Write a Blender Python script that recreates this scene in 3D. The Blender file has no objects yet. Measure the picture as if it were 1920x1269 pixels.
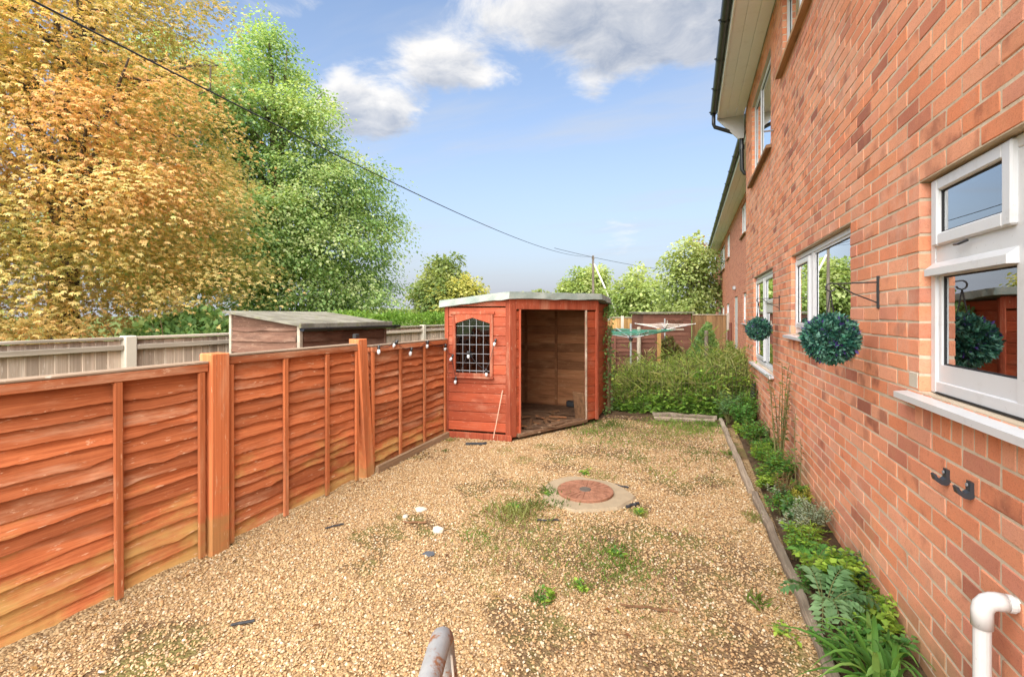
import bpy, math, random
import numpy as np
from mathutils import Matrix, Vector

scene = bpy.context.scene
COL = scene.collection
R = math.radians

# ------------------------------------------------------------------ camera
EYE = 1.53
YAW = 20.887
cam_data = bpy.data.cameras.new('camera')
cam_data.sensor_width = 36.0
cam_data.lens = 16.31
cam_data.shift_y = -0.0227
cam_data.clip_start = 0.05
cam_data.clip_end = 2000
cam = bpy.data.objects.new('camera', cam_data)
COL.objects.link(cam)
cam.location = (0, 0, EYE)
cam.rotation_euler = (R(90), 0, R(YAW))
scene.camera = cam

# ------------------------------------------------------------------ light
SUN_AZ = 173.0      # degrees clockwise from +Y (the direction the sun stands in)
SUN_EL = 42.0
SKY_STRENGTH = 0.096
scene.view_settings.view_transform = 'Standard'
scene.view_settings.look = 'None'
scene.view_settings.gamma = 1.0
scene.view_settings.exposure = 1.66
sun_data = bpy.data.lights.new('sun', 'SUN')
sun_data.energy = 4.6
sun_data.angle = R(95)
sun_data.color = (1.0, 0.93, 0.83)
sun = bpy.data.objects.new('sun', sun_data)
COL.objects.link(sun)
sd = Vector((math.sin(R(SUN_AZ)) * math.cos(R(SUN_EL)), math.cos(R(SUN_AZ)) * math.cos(R(SUN_EL)), math.sin(R(SUN_EL))))
sun.rotation_euler = sd.to_track_quat('Z', 'Y').to_euler()


# ------------------------------------------------------------------ node helper
class S:
    """a socket that can be added, multiplied ..."""
    def __init__(self, t, k):
        self.t, self.k = t, k

    def _m(self, op, *a, clamp=False):
        n = self.t.nodes.new('ShaderNodeMath')
        n.operation = op
        n.use_clamp = clamp
        for i, v in enumerate((self,) + a):
            if isinstance(v, S):
                self.t.links.new(v.k, n.inputs[i])
            else:
                n.inputs[i].default_value = v
        return S(self.t, n.outputs[0])

    def __add__(self, o): return self._m('ADD', o)
    __radd__ = __add__
    def __sub__(self, o): return self._m('SUBTRACT', o)
    def __rsub__(self, o): return (self * -1.0) + o
    def __mul__(self, o): return self._m('MULTIPLY', o)
    __rmul__ = __mul__
    def __truediv__(self, o): return self._m('DIVIDE', o)
    def __pow__(self, o): return self._m('POWER', o)
    def exp(self): return self._m('EXPONENT')
    def fract(self): return self._m('FRACT')
    def max(self, o): return self._m('MAXIMUM', o)
    def min(self, o): return self._m('MINIMUM', o)
    def sat(self): return self._m('ADD', 0.0, clamp=True)
    def gt(self, o): return self._m('GREATER_THAN', o)

    def step(self, a, b):
        n = self.t.nodes.new('ShaderNodeMapRange')
        n.interpolation_type = 'SMOOTHSTEP'
        self.t.links.new(self.k, n.inputs[0])
        n.inputs[1].default_value = a
        n.inputs[2].default_value = b
        return S(self.t, n.outputs[0])


class G:
    """a node tree with short calls"""
    def __init__(self, tree):
        self.t = tree
        self._pos = None

    def node(self, typ, **kw):
        n = self.t.nodes.new(typ)
        for k, v in kw.items():
            setattr(n, k, v)
        return n

    def put(self, sock, v):
        if isinstance(v, S):
            self.t.links.new(v.k, sock)
        elif v is not None:
            if hasattr(sock.default_value, '__len__') and not isinstance(v, (int, float)):
                v = tuple(v)
                if len(sock.default_value) == 4 and len(v) == 3:
                    v = v + (1.0,)
            sock.default_value = v

    def pos(self):
        if self._pos is None:
            self._pos = S(self.t, self.node('ShaderNodeNewGeometry').outputs['Position'])
        return self._pos

    def tex(self, out='Object'):
        return S(self.t, self.node('ShaderNodeTexCoord').outputs[out])

    def sep(self, v):
        n = self.node('ShaderNodeSeparateXYZ')
        self.put(n.inputs[0], v)
        return [S(self.t, o) for o in n.outputs]

    def comb(self, x, y, z):
        n = self.node('ShaderNodeCombineXYZ')
        for i, v in enumerate((x, y, z)):
            self.put(n.inputs[i], v)
        return S(self.t, n.outputs[0])

    def vadd(self, a, b, op='ADD'):
        n = self.node('ShaderNodeVectorMath', operation=op)
        self.put(n.inputs[0], a)
        self.put(n.inputs[1], b)
        return S(self.t, n.outputs[0])

    def vmul(self, a, b):
        return self.vadd(a, b, 'MULTIPLY')

    def noise(self, vec, scale=1.0, detail=4.0, rough=0.55, dist=0.0, color=False):
        n = self.node('ShaderNodeTexNoise')
        self.put(n.inputs['Vector'], vec)
        n.inputs['Scale'].default_value = scale
        n.inputs['Detail'].default_value = detail
        n.inputs['Roughness'].default_value = rough
        n.inputs['Distortion'].default_value = dist
        return S(self.t, n.outputs[1 if color else 0])

    def voronoi(self, vec, scale=1.0, out='Distance', feature='F1'):
        n = self.node('ShaderNodeTexVoronoi', feature=feature)
        self.put(n.inputs['Vector'], vec)
        n.inputs['Scale'].default_value = scale
        return S(self.t, n.outputs[out])

    def mix(self, f, a, b, mode='MIX'):
        n = self.node('ShaderNodeMix', data_type='RGBA', blend_type=mode)
        n.clamp_factor = True
        self.put(n.inputs[0], f)
        self.put(n.inputs[6], a)
        self.put(n.inputs[7], b)
        return S(self.t, n.outputs[2])

    def ramp(self, f, stops, interp='LINEAR'):
        n = self.node('ShaderNodeValToRGB')
        cr = n.color_ramp
        cr.interpolation = interp
        while len(cr.elements) < len(stops):
            cr.elements.new(0.5)
        for e, (p, c) in zip(cr.elements, stops):
            e.position = p
            e.color = tuple(c) + (1.0,)
        self.put(n.inputs[0], f)
        return S(self.t, n.outputs[0])

    def attr(self, name, out='Fac'):
        n = self.node('ShaderNodeAttribute', attribute_name=name)
        return S(self.t, n.outputs[out])

    def rand(self):
        return S(self.t, self.node('ShaderNodeObjectInfo').outputs['Random'])

    def bump(self, h, strength=0.3, dist=0.01):
        n = self.node('ShaderNodeBump')
        n.inputs['Strength'].default_value = strength
        n.inputs['Distance'].default_value = dist
        self.put(n.inputs['Height'], h)
        return S(self.t, n.outputs[0])

    def principled(self, color, rough=0.7, spec=0.3, metal=0.0, normal=None):
        n = self.node('ShaderNodeBsdfPrincipled')
        self.put(n.inputs['Base Color'], color)
        self.put(n.inputs['Roughness'], rough)
        self.put(n.inputs['Specular IOR Level'], spec)
        self.put(n.inputs['Metallic'], metal)
        if normal is not None:
            self.put(n.inputs['Normal'], normal)
        return S(self.t, n.outputs[0])

    def out(self, sh):
        n = self.node('ShaderNodeOutputMaterial')
        self.t.links.new(sh.k, n.inputs[0])


MATS = {}


def mat(name):
    m = bpy.data.materials.new(name)
    m.use_nodes = True
    m.node_tree.nodes.clear()
    MATS[name] = m
    return m, G(m.node_tree)


# ------------------------------------------------------------------ sky
world = bpy.data.worlds.new('World')
scene.world = world
world.use_nodes = True
wt = world.node_tree
wt.nodes.clear()
g = G(wt)
sky = g.node('ShaderNodeTexSky', sky_type='NISHITA')
sky.sun_disc = False
sky.sun_elevation = R(SUN_EL)
sky.sun_rotation = R(SUN_AZ)
sky.altitude = 50
sky.air_density = 1.0
sky.dust_density = 0.4
sky.ozone_density = 2.2
sky_col = S(wt, sky.outputs[0])
d = g.tex('Generated')
dx, dy, dz = g.sep(d)
az = S(wt, dx.k)._m('ARCTAN2', dy)
el = dz._m('ARCSINE')
# flat cloud-layer coordinates for the noise, so clouds shrink towards the horizon
zz = dz.max(0.0) + 0.16
cu, cv = dx / zz, dy / zz
# the clouds in view: bearing, height, half-widths (radians) and weight
CLOUDS = [(-0.675, 0.395, 0.080, 0.042, 1.15), (-0.715, 0.455, 0.036, 0.036, 0.60), (-0.61, 0.385, .034, .028, .72),
          (-0.530, 0.500, 0.085, 0.042, .92), (-0.440, 0.465, 0.095, 0.024, 0.72),
          (-0.255, 0.585, 0.170, 0.040, 1.0), (-0.070, 0.530, 0.180, 0.050, 1.1), (0.06, 0.540, 0.120, 0.065, 1.15),
          (-0.193, 0.449, 0.036, 0.022, 0.5), (-0.128, 0.165, 0.050, 0.030, 0.55), (-0.40, 0.720, 0.20, 0.05, 0.90),
          (-0.790, 0.545, 0.050, 0.016, 0.50), (-0.900, 0.525, 0.070, 0.016, 0.45), (0.30, 0.60, .2, .08, .9),
          (-0.10, 0.78, .25, .07, .8), (-1.6, 0.5, .25, .06, .8), (1.5, .45, .3, .06, .8), (2.6, .5, .3, .07, .9), (-2.4, .42, .25, .05, .8)]


def density(azs, els, u, v):
    wob = g.noise(g.comb(u, v, 3.1), 2.6, 5, 0.6, color=True)
    wx, wy, wz = g.sep(wob)
    a2 = azs + (wx - 0.5) * 0.16
    e2 = els + (wy - 0.5) * 0.10
    tot = None
    for a, e, sa, se, w in CLOUDS:
        da = (a2 - a) / sa
        de = (e2 - e) / se
        q = ((da * da + de * de) * -0.62).exp() * w
        tot = q if tot is None else tot + q
    n = g.noise(g.comb(u, v, 0.0), 3.6, 10, 0.66, 0.5)
    thin = g.noise(g.comb(u * 0.35, v * 1.3, 7.0), 1.5, 5, 0.6)
    broken = (els - 0.62).step(0.0, 0.22) * 0.50  # unseen broken cloud overhead, added for softer fill light
    return tot * 1.0 + broken + (n - 0.5) * 1.5 - 0.06, thin


dens, thin = density(az, el, cu, cv)
dens_up, _ = density(az - 0.012, el + 0.032, cu * 0.955, cv * 0.955)
alpha = dens.step(0.26, 0.78)
billow = g.noise(g.comb(cu, cv, 5.0), 7.0, 7, 0.62, 0.4)
shade = ((dens_up - 0.20).step(0.05, 0.95) * 0.75 + (billow - 0.5) * 1.5).sat()
haze = thin.step(0.48, 0.74) * 0.55
cloud_col = g.mix(shade, (3.5, 3.42, 3.32), (1.35, 1.55, 1.95))
low = ((el - 0.05).max(0.0) * -2.9).exp()
sky_col = g.mix(1.0, sky_col, (.80, .87, .90), 'MULTIPLY')
sky2 = g.mix(low, sky_col, (1.98, 2.08, 2.32))
sky3 = g.mix(haze, sky2, (2.25, 2.38, 2.6))
sky4 = g.mix(alpha * (1.0 - (el * -6.0).exp()), sky3, cloud_col)
bg = g.node('ShaderNodeBackground')
g.put(bg.inputs[0], sky4)
bg.inputs[1].default_value = SKY_STRENGTH
wo = g.node('ShaderNodeOutputWorld')
wt.links.new(bg.outputs[0], wo.inputs[0])


# ------------------------------------------------------------------ mesh helpers
class MB:
    def __init__(self):
        self.v, self.f = [], []

    def add(self, vs, fs, M=None):
        b = len(self.v)
        if M is not None:
            vs = [tuple(M @ Vector(p)) for p in vs]
        self.v += [tuple(p) for p in vs]
        self.f += [tuple(i + b for i in q) for q in fs]
        return self

    def box(self, x0, x1, y0, y1, z0, z1, M=None):
        vs = [(x0, y0, z0), (x1, y0, z0), (x1, y1, z0), (x0, y1, z0), (x0, y0, z1), (x1, y0, z1), (x1, y1, z1), (x0, y1, z1)]
        return self.add(vs, [(0, 3, 2, 1), (4, 5, 6, 7), (0, 1, 5, 4), (1, 2, 6, 5), (2, 3, 7, 6), (3, 0, 4, 7)], M)

    def cbox(self, x0, x1, y0, y1, z0, z1, c=0.004, M=None):
        """a box with chamfered edges: 24 corners, 26 faces"""
        c = min(c, (x1 - x0) * .45, (y1 - y0) * .45, (z1 - z0) * .45)
        lo, hi = (x0, y0, z0), (x1, y1, z1)
        vs, idx = [], {}
        for sx in (0, 1):
            for sy in (0, 1):
                for sz in (0, 1):
                    s = (sx, sy, sz)
                    for a in range(3):
                        p = []
                        for k in range(3):
                            e = (lo, hi)[s[k]][k]
                            p.append(e if k == a else e + (c if s[k] == 0 else -c))
                        idx[(s, a)] = len(vs)
                        vs.append(tuple(p))
        fs = []
        for a in range(3):
            b, d_ = (a + 1) % 3, (a + 2) % 3
            for s in (0, 1):
                q = []
                for u, w in ((0, 0), (1, 0), (1, 1), (0, 1)):
                    t = [0, 0, 0]
                    t[a], t[b], t[d_] = s, u, w
                    q.append(idx[(tuple(t), a)])
                fs.append(tuple(q if s else q[::-1]))
        for a in range(3):
            b, d_ = (a + 1) % 3, (a + 2) % 3
            for u in (0, 1):
                for w in (0, 1):
                    t0, t1 = [0, 0, 0], [0, 0, 0]
                    t0[b] = t1[b] = u
                    t0[d_] = t1[d_] = w
                    t0[a], t1[a] = 0, 1
                    q = [idx[(tuple(t0), b)], idx[(tuple(t1), b)], idx[(tuple(t1), d_)], idx[(tuple(t0), d_)]]
                    fs.append(tuple(q if (u + w) % 2 == 1 else q[::-1]))
        for s in idx:
            if s[1] == 0:
                t = s[0]
                q = [idx[(t, 0)], idx[(t, 1)], idx[(t, 2)]]
                fs.append(tuple(q if sum(t) % 2 == 1 else q[::-1]))
        return self.add(vs, fs, M)

    def tube(self, pts, rad, n=8, cap=True):
        pts = [Vector(p) for p in pts]
        if not hasattr(rad, '__len__'):
            rad = [rad] * len(pts)
        b = len(self.v)
        ref = None
        for i, p in enumerate(pts):
            d_ = (pts[min(i + 1, len(pts) - 1)] - pts[max(i - 1, 0)])
            if d_.length < 1e-9:
                d_ = Vector((0, 0, 1))
            d_.normalize()
            if ref is None:
                ref = Vector((0, 0, 1)) if abs(d_.z) < 0.9 else Vector((1, 0, 0))
            sd_ = d_.cross(ref)
            if sd_.length < 1e-4:
                sd_ = d_.cross(Vector((0, 1, 0)))
            sd_.normalize()
            up = sd_.cross(d_).normalized()
            ref = up
            for k in range(n):
                a = 2 * math.pi * k / n
                q = p + (sd_ * math.cos(a) + up * math.sin(a)) * rad[i]
                self.v.append(tuple(q))
        for i in range(len(pts) - 1):
            for k in range(n):
                k2 = (k + 1) % n
                self.f.append((b + i * n + k, b + i * n + k2, b + (i + 1) * n + k2, b + (i + 1) * n + k))
        if cap:
            self.f.append(tuple(b + k for k in range(n))[::-1])
            self.f.append(tuple(b + (len(pts) - 1) * n + k for k in range(n)))
        return self

    def prism(self, poly, z0, z1, M=None):
        """polygon in XY pulled from z0 to z1 (numbers or a function of the corner)"""
        n = len(poly)
        za = [z0(p) if callable(z0) else z0 for p in poly]
        zb = [z1(p) if callable(z1) else z1 for p in poly]
        vs = [(p[0], p[1], a) for p, a in zip(poly, za)] + [(p[0], p[1], b_) for p, b_ in zip(poly, zb)]
        fs = [tuple(range(n))[::-1], tuple(range(n, 2 * n))]
        fs += [(i, (i + 1) % n, n + (i + 1) % n, n + i) for i in range(n)]
        return self.add(vs, fs, M)

    def mesh(self, name):
        me = bpy.data.meshes.new(name)
        me.from_pydata(self.v, [], self.f)
        me.update()
        return me

    def build(self, name, m, parent=None, smooth=False, loc=None):
        me = self.mesh(name)
        if m is not None:
            me.materials.append(MATS[m])
        if smooth:
            me.polygons.foreach_set('use_smooth', [True] * len(me.polygons))
        o = bpy.data.objects.new(name, me)
        COL.objects.link(o)
        if loc:
            o.location = loc
        o.parent = parent
        return o


def fix_normals(o):
    import bmesh
    bm = bmesh.new()
    bm.from_mesh(o.data)
    bmesh.ops.recalc_face_normals(bm, faces=bm.faces)
    bm.to_mesh(o.data)
    bm.free()
    return o


def tri_mesh(name, verts, tris, cols=None, m=None, parent=None, rnd=None, quads=None):
    """fast mesh from numpy arrays, colour per corner point"""
    me = bpy.data.meshes.new(name)
    verts = np.asarray(verts, np.float32)
    faces = np.asarray(tris if quads is None else quads, np.int32)
    k = faces.shape[1]
    me.vertices.add(len(verts))
    me.vertices.foreach_set('co', verts.ravel())
    me.loops.add(faces.size)
    me.loops.foreach_set('vertex_index', faces.ravel())
    me.polygons.add(len(faces))
    me.polygons.foreach_set('loop_start', np.arange(0, faces.size, k, dtype=np.int32))
    me.polygons.foreach_set('loop_total', np.full(len(faces), k, np.int32))
    me.update(calc_edges=True)
    if cols is not None:
        a = me.attributes.new('col', 'FLOAT_COLOR', 'POINT')
        c4 = np.ones((len(verts), 4), np.float32)
        c4[:, :3] = cols
        a.data.foreach_set('color', c4.ravel())
    if rnd is not None:
        a = me.attributes.new('rnd', 'FLOAT', 'POINT')
        a.data.foreach_set('value', np.asarray(rnd, np.float32))
    if m:
        me.materials.append(MATS[m])
    o = bpy.data.objects.new(name, me)
    COL.objects.link(o)
    o.parent = parent
    return o


def thing(name, label, cat, loc=(0, 0, 0), group=None, rotz=0.0):
    o = bpy.data.objects.new(name, None)
    o.empty_display_size = 0.2
    COL.objects.link(o)
    o.location = loc
    o.rotation_euler = (0, 0, rotz)
    return tag(o, label, cat, group)


def tag(o, label=None, cat=None, group=None, kind=None):
    if label:
        o['label'] = label
    if cat:
        o['category'] = cat
    if group:
        o['group'] = group
    if kind:
        o['kind'] = kind
    return o


def frame_of(p, q):
    """matrix with x from p to q (level), y to the left of it, z up; origin p"""
    p, q = Vector(p), Vector(q)
    x = (q - p)
    x.z = 0
    L = x.length
    x.normalize()
    y = Vector((0, 0, 1)).cross(x)
    M = Matrix(((x.x, y.x, 0, p.x), (x.y, y.y, 0, p.y), (0, 0, 1, p.z), (0, 0, 0, 1)))
    return M, L


def on_screen(X, Y, Z):
    """pixels per metre and place in the photograph, to know which pieces show largest"""
    a = R(YAW)
    xc = X * math.cos(a) + Y * math.sin(a)
    zc = Y * math.cos(a) - X * math.sin(a)
    if zc < 0.05:
        return None
    f_ = 870.0
    return 960 + f_ * xc / zc, 591 - f_ * (Z - EYE) / zc, f_ / zc
# ------------------------------------------------------------------ materials
def simple(name, col, rough=0.6, spec=0.3, metal=0.0, var=0.12, scale=9.0, bump=0.0, grime=0.0):
    m, g = mat(name)
    n = g.noise(g.pos(), scale, 5, 0.6)
    c = g.mix((n - 0.5) * (var * 6) + 0.5, [v * (1 - var) for v in col], [min(1, v * (1 + var)) for v in col])
    if grime:
        c = g.mix(g.noise(g.pos(), 7, 6, .75).step(.52, .72) * grime, c, (.26, .22, .16))
        c = g.mix(g.noise(g.pos(), 45, 4, .8).step(.64, .70) * grime * 1.6, c, (.12, .10, .07))
    nb = g.bump(g.noise(g.pos(), scale * 6, 3), bump, 0.004) if bump else None
    g.out(g.principled(c, rough, spec, metal, nb))
    return m


def wood(name, base, dark, worn, stretch, worn_amt=0.45, scale=1.0, algae=None, algae_h=0.55, rough=0.8, spec=0.15, per=0.35):
    """stained or bare timber: grain along one axis, knots of wear, green-yellow algae low down"""
    m, g = mat(name)
    r = (g.rand() + g.attr('rnd')).fract()
    off = g.vmul(g.comb(r, r * 7.3, r * 3.7), (9.0, 9.0, 9.0))
    p = g.vadd(g.vmul(g.pos(), stretch), off)
    grain = g.noise(g.vmul(p, [v if v > .5 else v * .5 for v in stretch]), 95 * scale, 6, 0.7, 0.6)
    wear = g.noise(g.vadd(p, (3.3, 1.1, 0)), 5.0 * scale, 6, 0.7, 0.2)
    c = g.mix(grain.step(0.30, 0.72), dark, base)
    tone = g.mix(r, [1 - per] * 3, [1 + per * 0.5] * 3)
    c = g.mix(1.0, c, tone, 'MULTIPLY')
    c = g.mix((wear.step(0.50, 0.72) * worn_amt), c, worn)
    if algae:
        x, y, z = g.sep(g.pos())
        patch = g.noise(g.vmul(g.pos(), (1.0, 1.0, 2.6)), 2.3, 5, 0.65)
        lowf = (algae_h - z) * 1.5 + (patch - 0.5) * 3.0 + (r - 0.5) * 0.5
        c = g.mix(lowf.step(0.05, 0.85) * 0.68, c, g.mix(grain, [v * 0.75 for v in algae], [v * 1.15 for v in algae]))
    fleck = g.noise(g.vadd(p, (8.0, 2.0, 5.0)), 60 * scale, 3, 0.7)
    c = g.mix(fleck.step(0.63, 0.70) * 0.6, c, worn)
    flake = g.noise(g.vadd(g.vmul(g.pos(), [v ** .6 for v in stretch]), (1.0, 6.0, 3.0)), 22 * scale, 5, 0.75)
    c = g.mix(flake.step(0.64, 0.70) * worn_amt * 1.3, c, [v * 1.05 for v in worn])
    c = g.mix(g.noise(p, 9 * scale, 3, 0.5).step(0.53, 0.68) * 0.5, c, [v * 0.6 for v in dark])
    g.out(g.principled(c, rough, spec, 0.0, g.bump(grain * 0.7 + fleck * 0.3, 0.45, 0.004)))
    return m


# brick, laid piece by piece
m, g = mat('brick')
r = (g.rand() + g.attr('rnd')).fract()
r2 = (r * 17.13).fract()
pp = g.vadd(g.pos(), g.vmul(g.comb(r * 31.0, r2 * 57.0, r * 11.0), (1, 1, 1)))
col = g.ramp(r, [(0.0, (0.649, 0.23, 0.117)), (0.18, (0.711, 0.297, 0.164)), (0.36, (0.742, 0.347, 0.217)), (0.52, (0.68, 0.252, 0.138)), (0.66, (0.721, 0.358, 0.228)), (0.76, (0.639, 0.263, 0.175)), (0.84, (0.536, 0.196, 0.114)), (0.9, (0.721, 0.358, 0.233)), (0.96, (0.474, 0.174, 0.111)), (1.0, (0.309, 0.118, 0.083))])
smudge = g.noise(pp, 5.5, 3, 0.5)
col = g.mix(smudge.step(0.52, 0.70) * ((r2 - 0.25).max(0.0) * 1.1), col, (.24, .085, .058))
col = g.mix(g.noise(pp, 14, 4, 0.6).step(0.45, 0.8) * 0.35, col, (.58, .28, .16))
fine = g.noise(g.pos(), 240, 3, 0.7)
col = g.mix(fine.step(0.54, 0.70) * 0.55, col, (.24, .085, .05))
col = g.mix(g.noise(g.pos(), 55, 5, .75).step(.54, .72) * .5, col, (.30, .105, .06))
col = g.mix(1.0, col, g.mix(g.noise(g.vadd(g.pos(), (7, 1, 2)), .9, 5, .65).step(.3, .7), (.84, .84, .86), (1.1, 1.1, 1.08)), 'MULTIPLY')
col = g.mix(g.noise(g.pos(), 150, 2, 0.6).step(0.62, 0.74) * 0.40, col, (.66, .36, .22))
px_, py_, pz_ = g.sep(g.pos())
damp = (0.42 - pz_) * 1.4 + (g.noise(g.pos(), 3.0, 5, 0.65) - 0.5) * 2.2
col = g.mix(damp.step(0.0, 0.8) * 0.6, col, (.34, .235, .12))
bloom = g.noise(g.vadd(g.pos(), (0, 4, 9)), 1.7, 6, 0.7)
col = g.mix(bloom.step(0.54, 0.74) * 0.42, col, (.70, .46, .36))
g.out(g.principled(col, 0.88, 0.18, 0, g.bump(fine * 0.5 + g.noise(g.pos(), 70, 4, 0.7), 0.5, 0.004)))

m, g = mat('mortar')
n1, n2 = g.noise(g.pos(), 3, 5, 0.6), g.noise(g.pos(), 90, 4, 0.7)
col = g.mix(n1.step(.35, .7), (.50, .41, .305), (.63, .53, .41))
col = g.mix(n2.step(.5, .75) * 0.5, col, (.33, .27, .20))
g.out(g.principled(col, 0.95, 0.1, 0, g.bump(n2, 0.6, 0.006)))

# distant brickwork: courses too small to tell apart
m, g = mat('far_brickwork')
x, y, z = g.sep(g.pos())
bt = g.node('ShaderNodeTexBrick')
bt.offset = 0.5
g.put(bt.inputs['Vector'], g.comb(y + x, z, 0.0))
for k, v in (('Color1', (.62, .24, .145, 1)), ('Color2', (.52, .175, .11, 1)), ('Mortar', (.50, .41, .31, 1))):
    bt.inputs[k].default_value = v
for k, v in (('Scale', 1.0), ('Mortar Size', 0.006), ('Mortar Smooth', 0.3), ('Bias', 0.1), ('Brick Width', 0.225), ('Row Height', 0.075)):
    bt.inputs[k].default_value = v
bc = S(m.node_tree, bt.outputs[0])
bc = g.mix(g.noise(g.pos(), 2.5, 5, .7).step(.4, .75) * .35, bc, (.58, .27, .18))
bc = g.mix(g.noise(g.vmul(g.pos(), (1, 4.4, 13.3)), 1.0, 1, .5).step(.6, .66) * .45, bc, (.24, .08, .055))
g.out(g.principled(bc, .9, .15, 0, g.bump(S(m.node_tree, bt.outputs[1]) * -1.0, .5, .006)))

wood('fence_stain', (.57, .185, .075), (.36, .098, .038), (.68, .45, .30), (1.0, 0.16, 1.0), 0.50, 1.0, (.52, .37, .125), 0.42)
wood('post_stain', (.56, .18, .070), (.38, .11, .044), (.64, .40, .25), (1.0, 1.0, 0.14), 0.5, 1.0, (.36, .22, .085), 0.30)
wood('cap_timber', (.40, .30, .22), (.24, .17, .12), (.62, .55, .47), (1.0, .16, 1.0), .6)
wood('gravel_board_timber', (.30, .20, .12), (.17, .11, .07), (.45, .36, .26), (1.0, .16, 1.0), .5)
wood('grey_fence', (.60, .48, .39), (.38, .30, .235), (.72, .65, .57), (1.0, 1.0, 0.10), .55)
wood('grey_rail', (.50, .43, .35), (.35, .30, .24), (.60, .55, .48), (1.0, .12, 1.0), .5)
wood('brown_board', (.165, .088, .060), (.095, .05, .036), (.32, .22, .165), (.3, .3, 1.0), .45)
wood('shed_red', (.42, .088, .034), (.30, .054, .022), (.48, .24, .16), (.28, .28, 1.0), .42, 1.0, None, per=.25, rough=.62, spec=.3)
wood('shed_trim', (.42, .105, .052), (.29, .06, .032), (.52, .33, .22), (1, 1, .2), .45)
wood('shed_raw', (.37, .165, .075), (.23, .10, .046), (.48, .27, .14), (.25, .25, 1.0), .5)
wood('shed_floor', (.20, .115, .065), (.09, .05, .032), (.36, .26, .17), (.4, .4, 1.0), .6)
wood('edging_log', (.36, .29, .22), (.20, .155, .115), (.54, .47, .38), (1.0, .15, 1.0), .6)
wood('old_post', (.24, .20, .155), (.13, .105, .08), (.40, .35, .28), (1.0, 1.0, .15), .6)
wood('dark_lap', (.19, .085, .06), (.12, .052, .038), (.30, .17, .12), (.2, .2, 1.0), .4)
wood('yellow_fence', (.52, .31, .12), (.38, .21, .08), (.62, .45, .25), (1, 1, .15), .4)
wood('orange_fence', (.34, .215, .11), (.26, .155, .075), (.62, .36, .16), (1, 1, .15), .35)
wood('bark', (.13, .10, .075), (.06, .045, .035), (.22, .18, .14), (1, 1, .35), .5, 0.5)
wood('pole_wood', (.20, .16, .13), (.12, .10, .08), (.30, .26, .22), (1, 1, .1), .5)
wood('sill_tile', (.42, .25, .13), (.30, .17, .09), (.50, .36, .24), (1, .3, 1), .4)
wood('stem', (.17, .17, .06), (.10, .09, .04), (.24, .20, .10), (1, 1, .3), .4)
wood('twig', (.22, .15, .09), (.13, .085, .05), (.32, .25, .17), (1, 1, .3), .4)

simple('upvc', (.57, .58, .60), .28, .5, var=.02, scale=4, grime=.22)
simple('upvc_far', (.62, .63, .64), .35, .5, var=.02)
simple('pipe_white', (.58, .58, .575), .35, .45, var=.03, scale=5, grime=.25)
simple('soffit_white', (.85, .85, .85), .4, .4, var=.05, scale=2, grime=.12)
simple('black_plastic', (.022, .024, .028), .35, .5, var=.2)
simple('black_iron', (.030, .030, .032), .5, .4, var=.3, scale=40)
simple('hook_plastic', (.030, .036, .045), .42, .5, var=.15, scale=30)
simple('gasket', (.02, .02, .022), .6, .3)
simple('steel_lintel', (.10, .085, .07), .7, .3, var=.3, scale=14)
simple('concrete', (.50, .45, .37), .9, .15, var=.16, scale=11, bump=.4)
simple('concrete_post', (.50, .46, .39), .9, .15, var=.12, scale=8, bump=.3)
simple('lead', (.28, .29, .31), .45, .5, metal=.3, var=.1, scale=30)
simple('mesh_wire', (.16, .11, .08), .6, .4, metal=.4, var=.2)
simple('pale_wire', (.66, .63, .58), .5, .4, metal=.2, var=.1)
simple('grey_pole', (.48, .50, .52), .4, .5, metal=.5, var=.1)
simple('green_line', (.05, .24, .17), .5, .4, var=.2)
simple('white_line', (.74, .64, .58), .5, .3, var=.1)
simple('cable', (.028, .030, .034), .6, .3, var=.1)
simple('roof_tile', (.15, .085, .06), .85, .2, var=.25, scale=3)
simple('interior_wall', (.78, .74, .67), .8, .2, var=.05, scale=2)
simple('interior_dark', (.10, .085, .07), .7, .2, var=.2, scale=2)
simple('lit_room_beige', (.46, .39, .32), .85, .1, var=.08, scale=6)  # tone of the added sheet that makes the near room look brighter
simple('pale_board', (.60, .66, .61), .6, .3, var=.05, scale=3)
simple('sandy_concrete', (.31, .245, .165), .92, .12, var=.2, scale=13, bump=.5)
simple('flint', (.52, .46, .37), .75, .25, var=.18, scale=22, bump=.4)
simple('slate', (.085, .095, .11), .6, .35, var=.2, scale=25, bump=.3)
simple('rubber', (.035, .037, .042), .7, .25, var=.3, scale=20)
simple('bulb_glass', (.55, .57, .59), .2, .6, var=.05)
simple('debris_brown', (.16, .085, .045), .9, .1, var=.4, scale=18, bump=.5)
simple('terracotta_pot', (.12, .09, .08), .8, .2)
simple('house_render', (.60, .52, .42), .9, .1)

# felt roofs
m, g = mat('felt_green')
n1 = g.noise(g.pos(), 3.5, 6, .65)
n2 = g.noise(g.pos(), 190, 3, .7)
c = g.mix(n1.step(.35, .7), (.22, .27, .25), (.34, .37, .34))
c = g.mix(n2.step(.45, .7) * .4, c, (.14, .17, .16))
c = g.mix(g.noise(g.pos(), 9, 5, .7).step(.6, .75) * .5, c, (.40, .38, .33))
g.out(g.principled(c, .9, .15, 0, g.bump(n1 + n2 * .4, .5, .01)))
m, g = mat('felt_mossy')
n1 = g.noise(g.pos(), 4.5, 6, .65)
c = g.mix(n1.step(.35, .65), (.13, .12, .10), (.22, .21, .175))
c = g.mix(g.noise(g.pos(), 12, 5, .7).step(.5, .7) * .6, c, (.17, .18, .07))
g.out(g.principled(c, .95, .1, 0, g.bump(n1 + g.noise(g.pos(), 120, 3, .7) * .4, .6, .012)))

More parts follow.
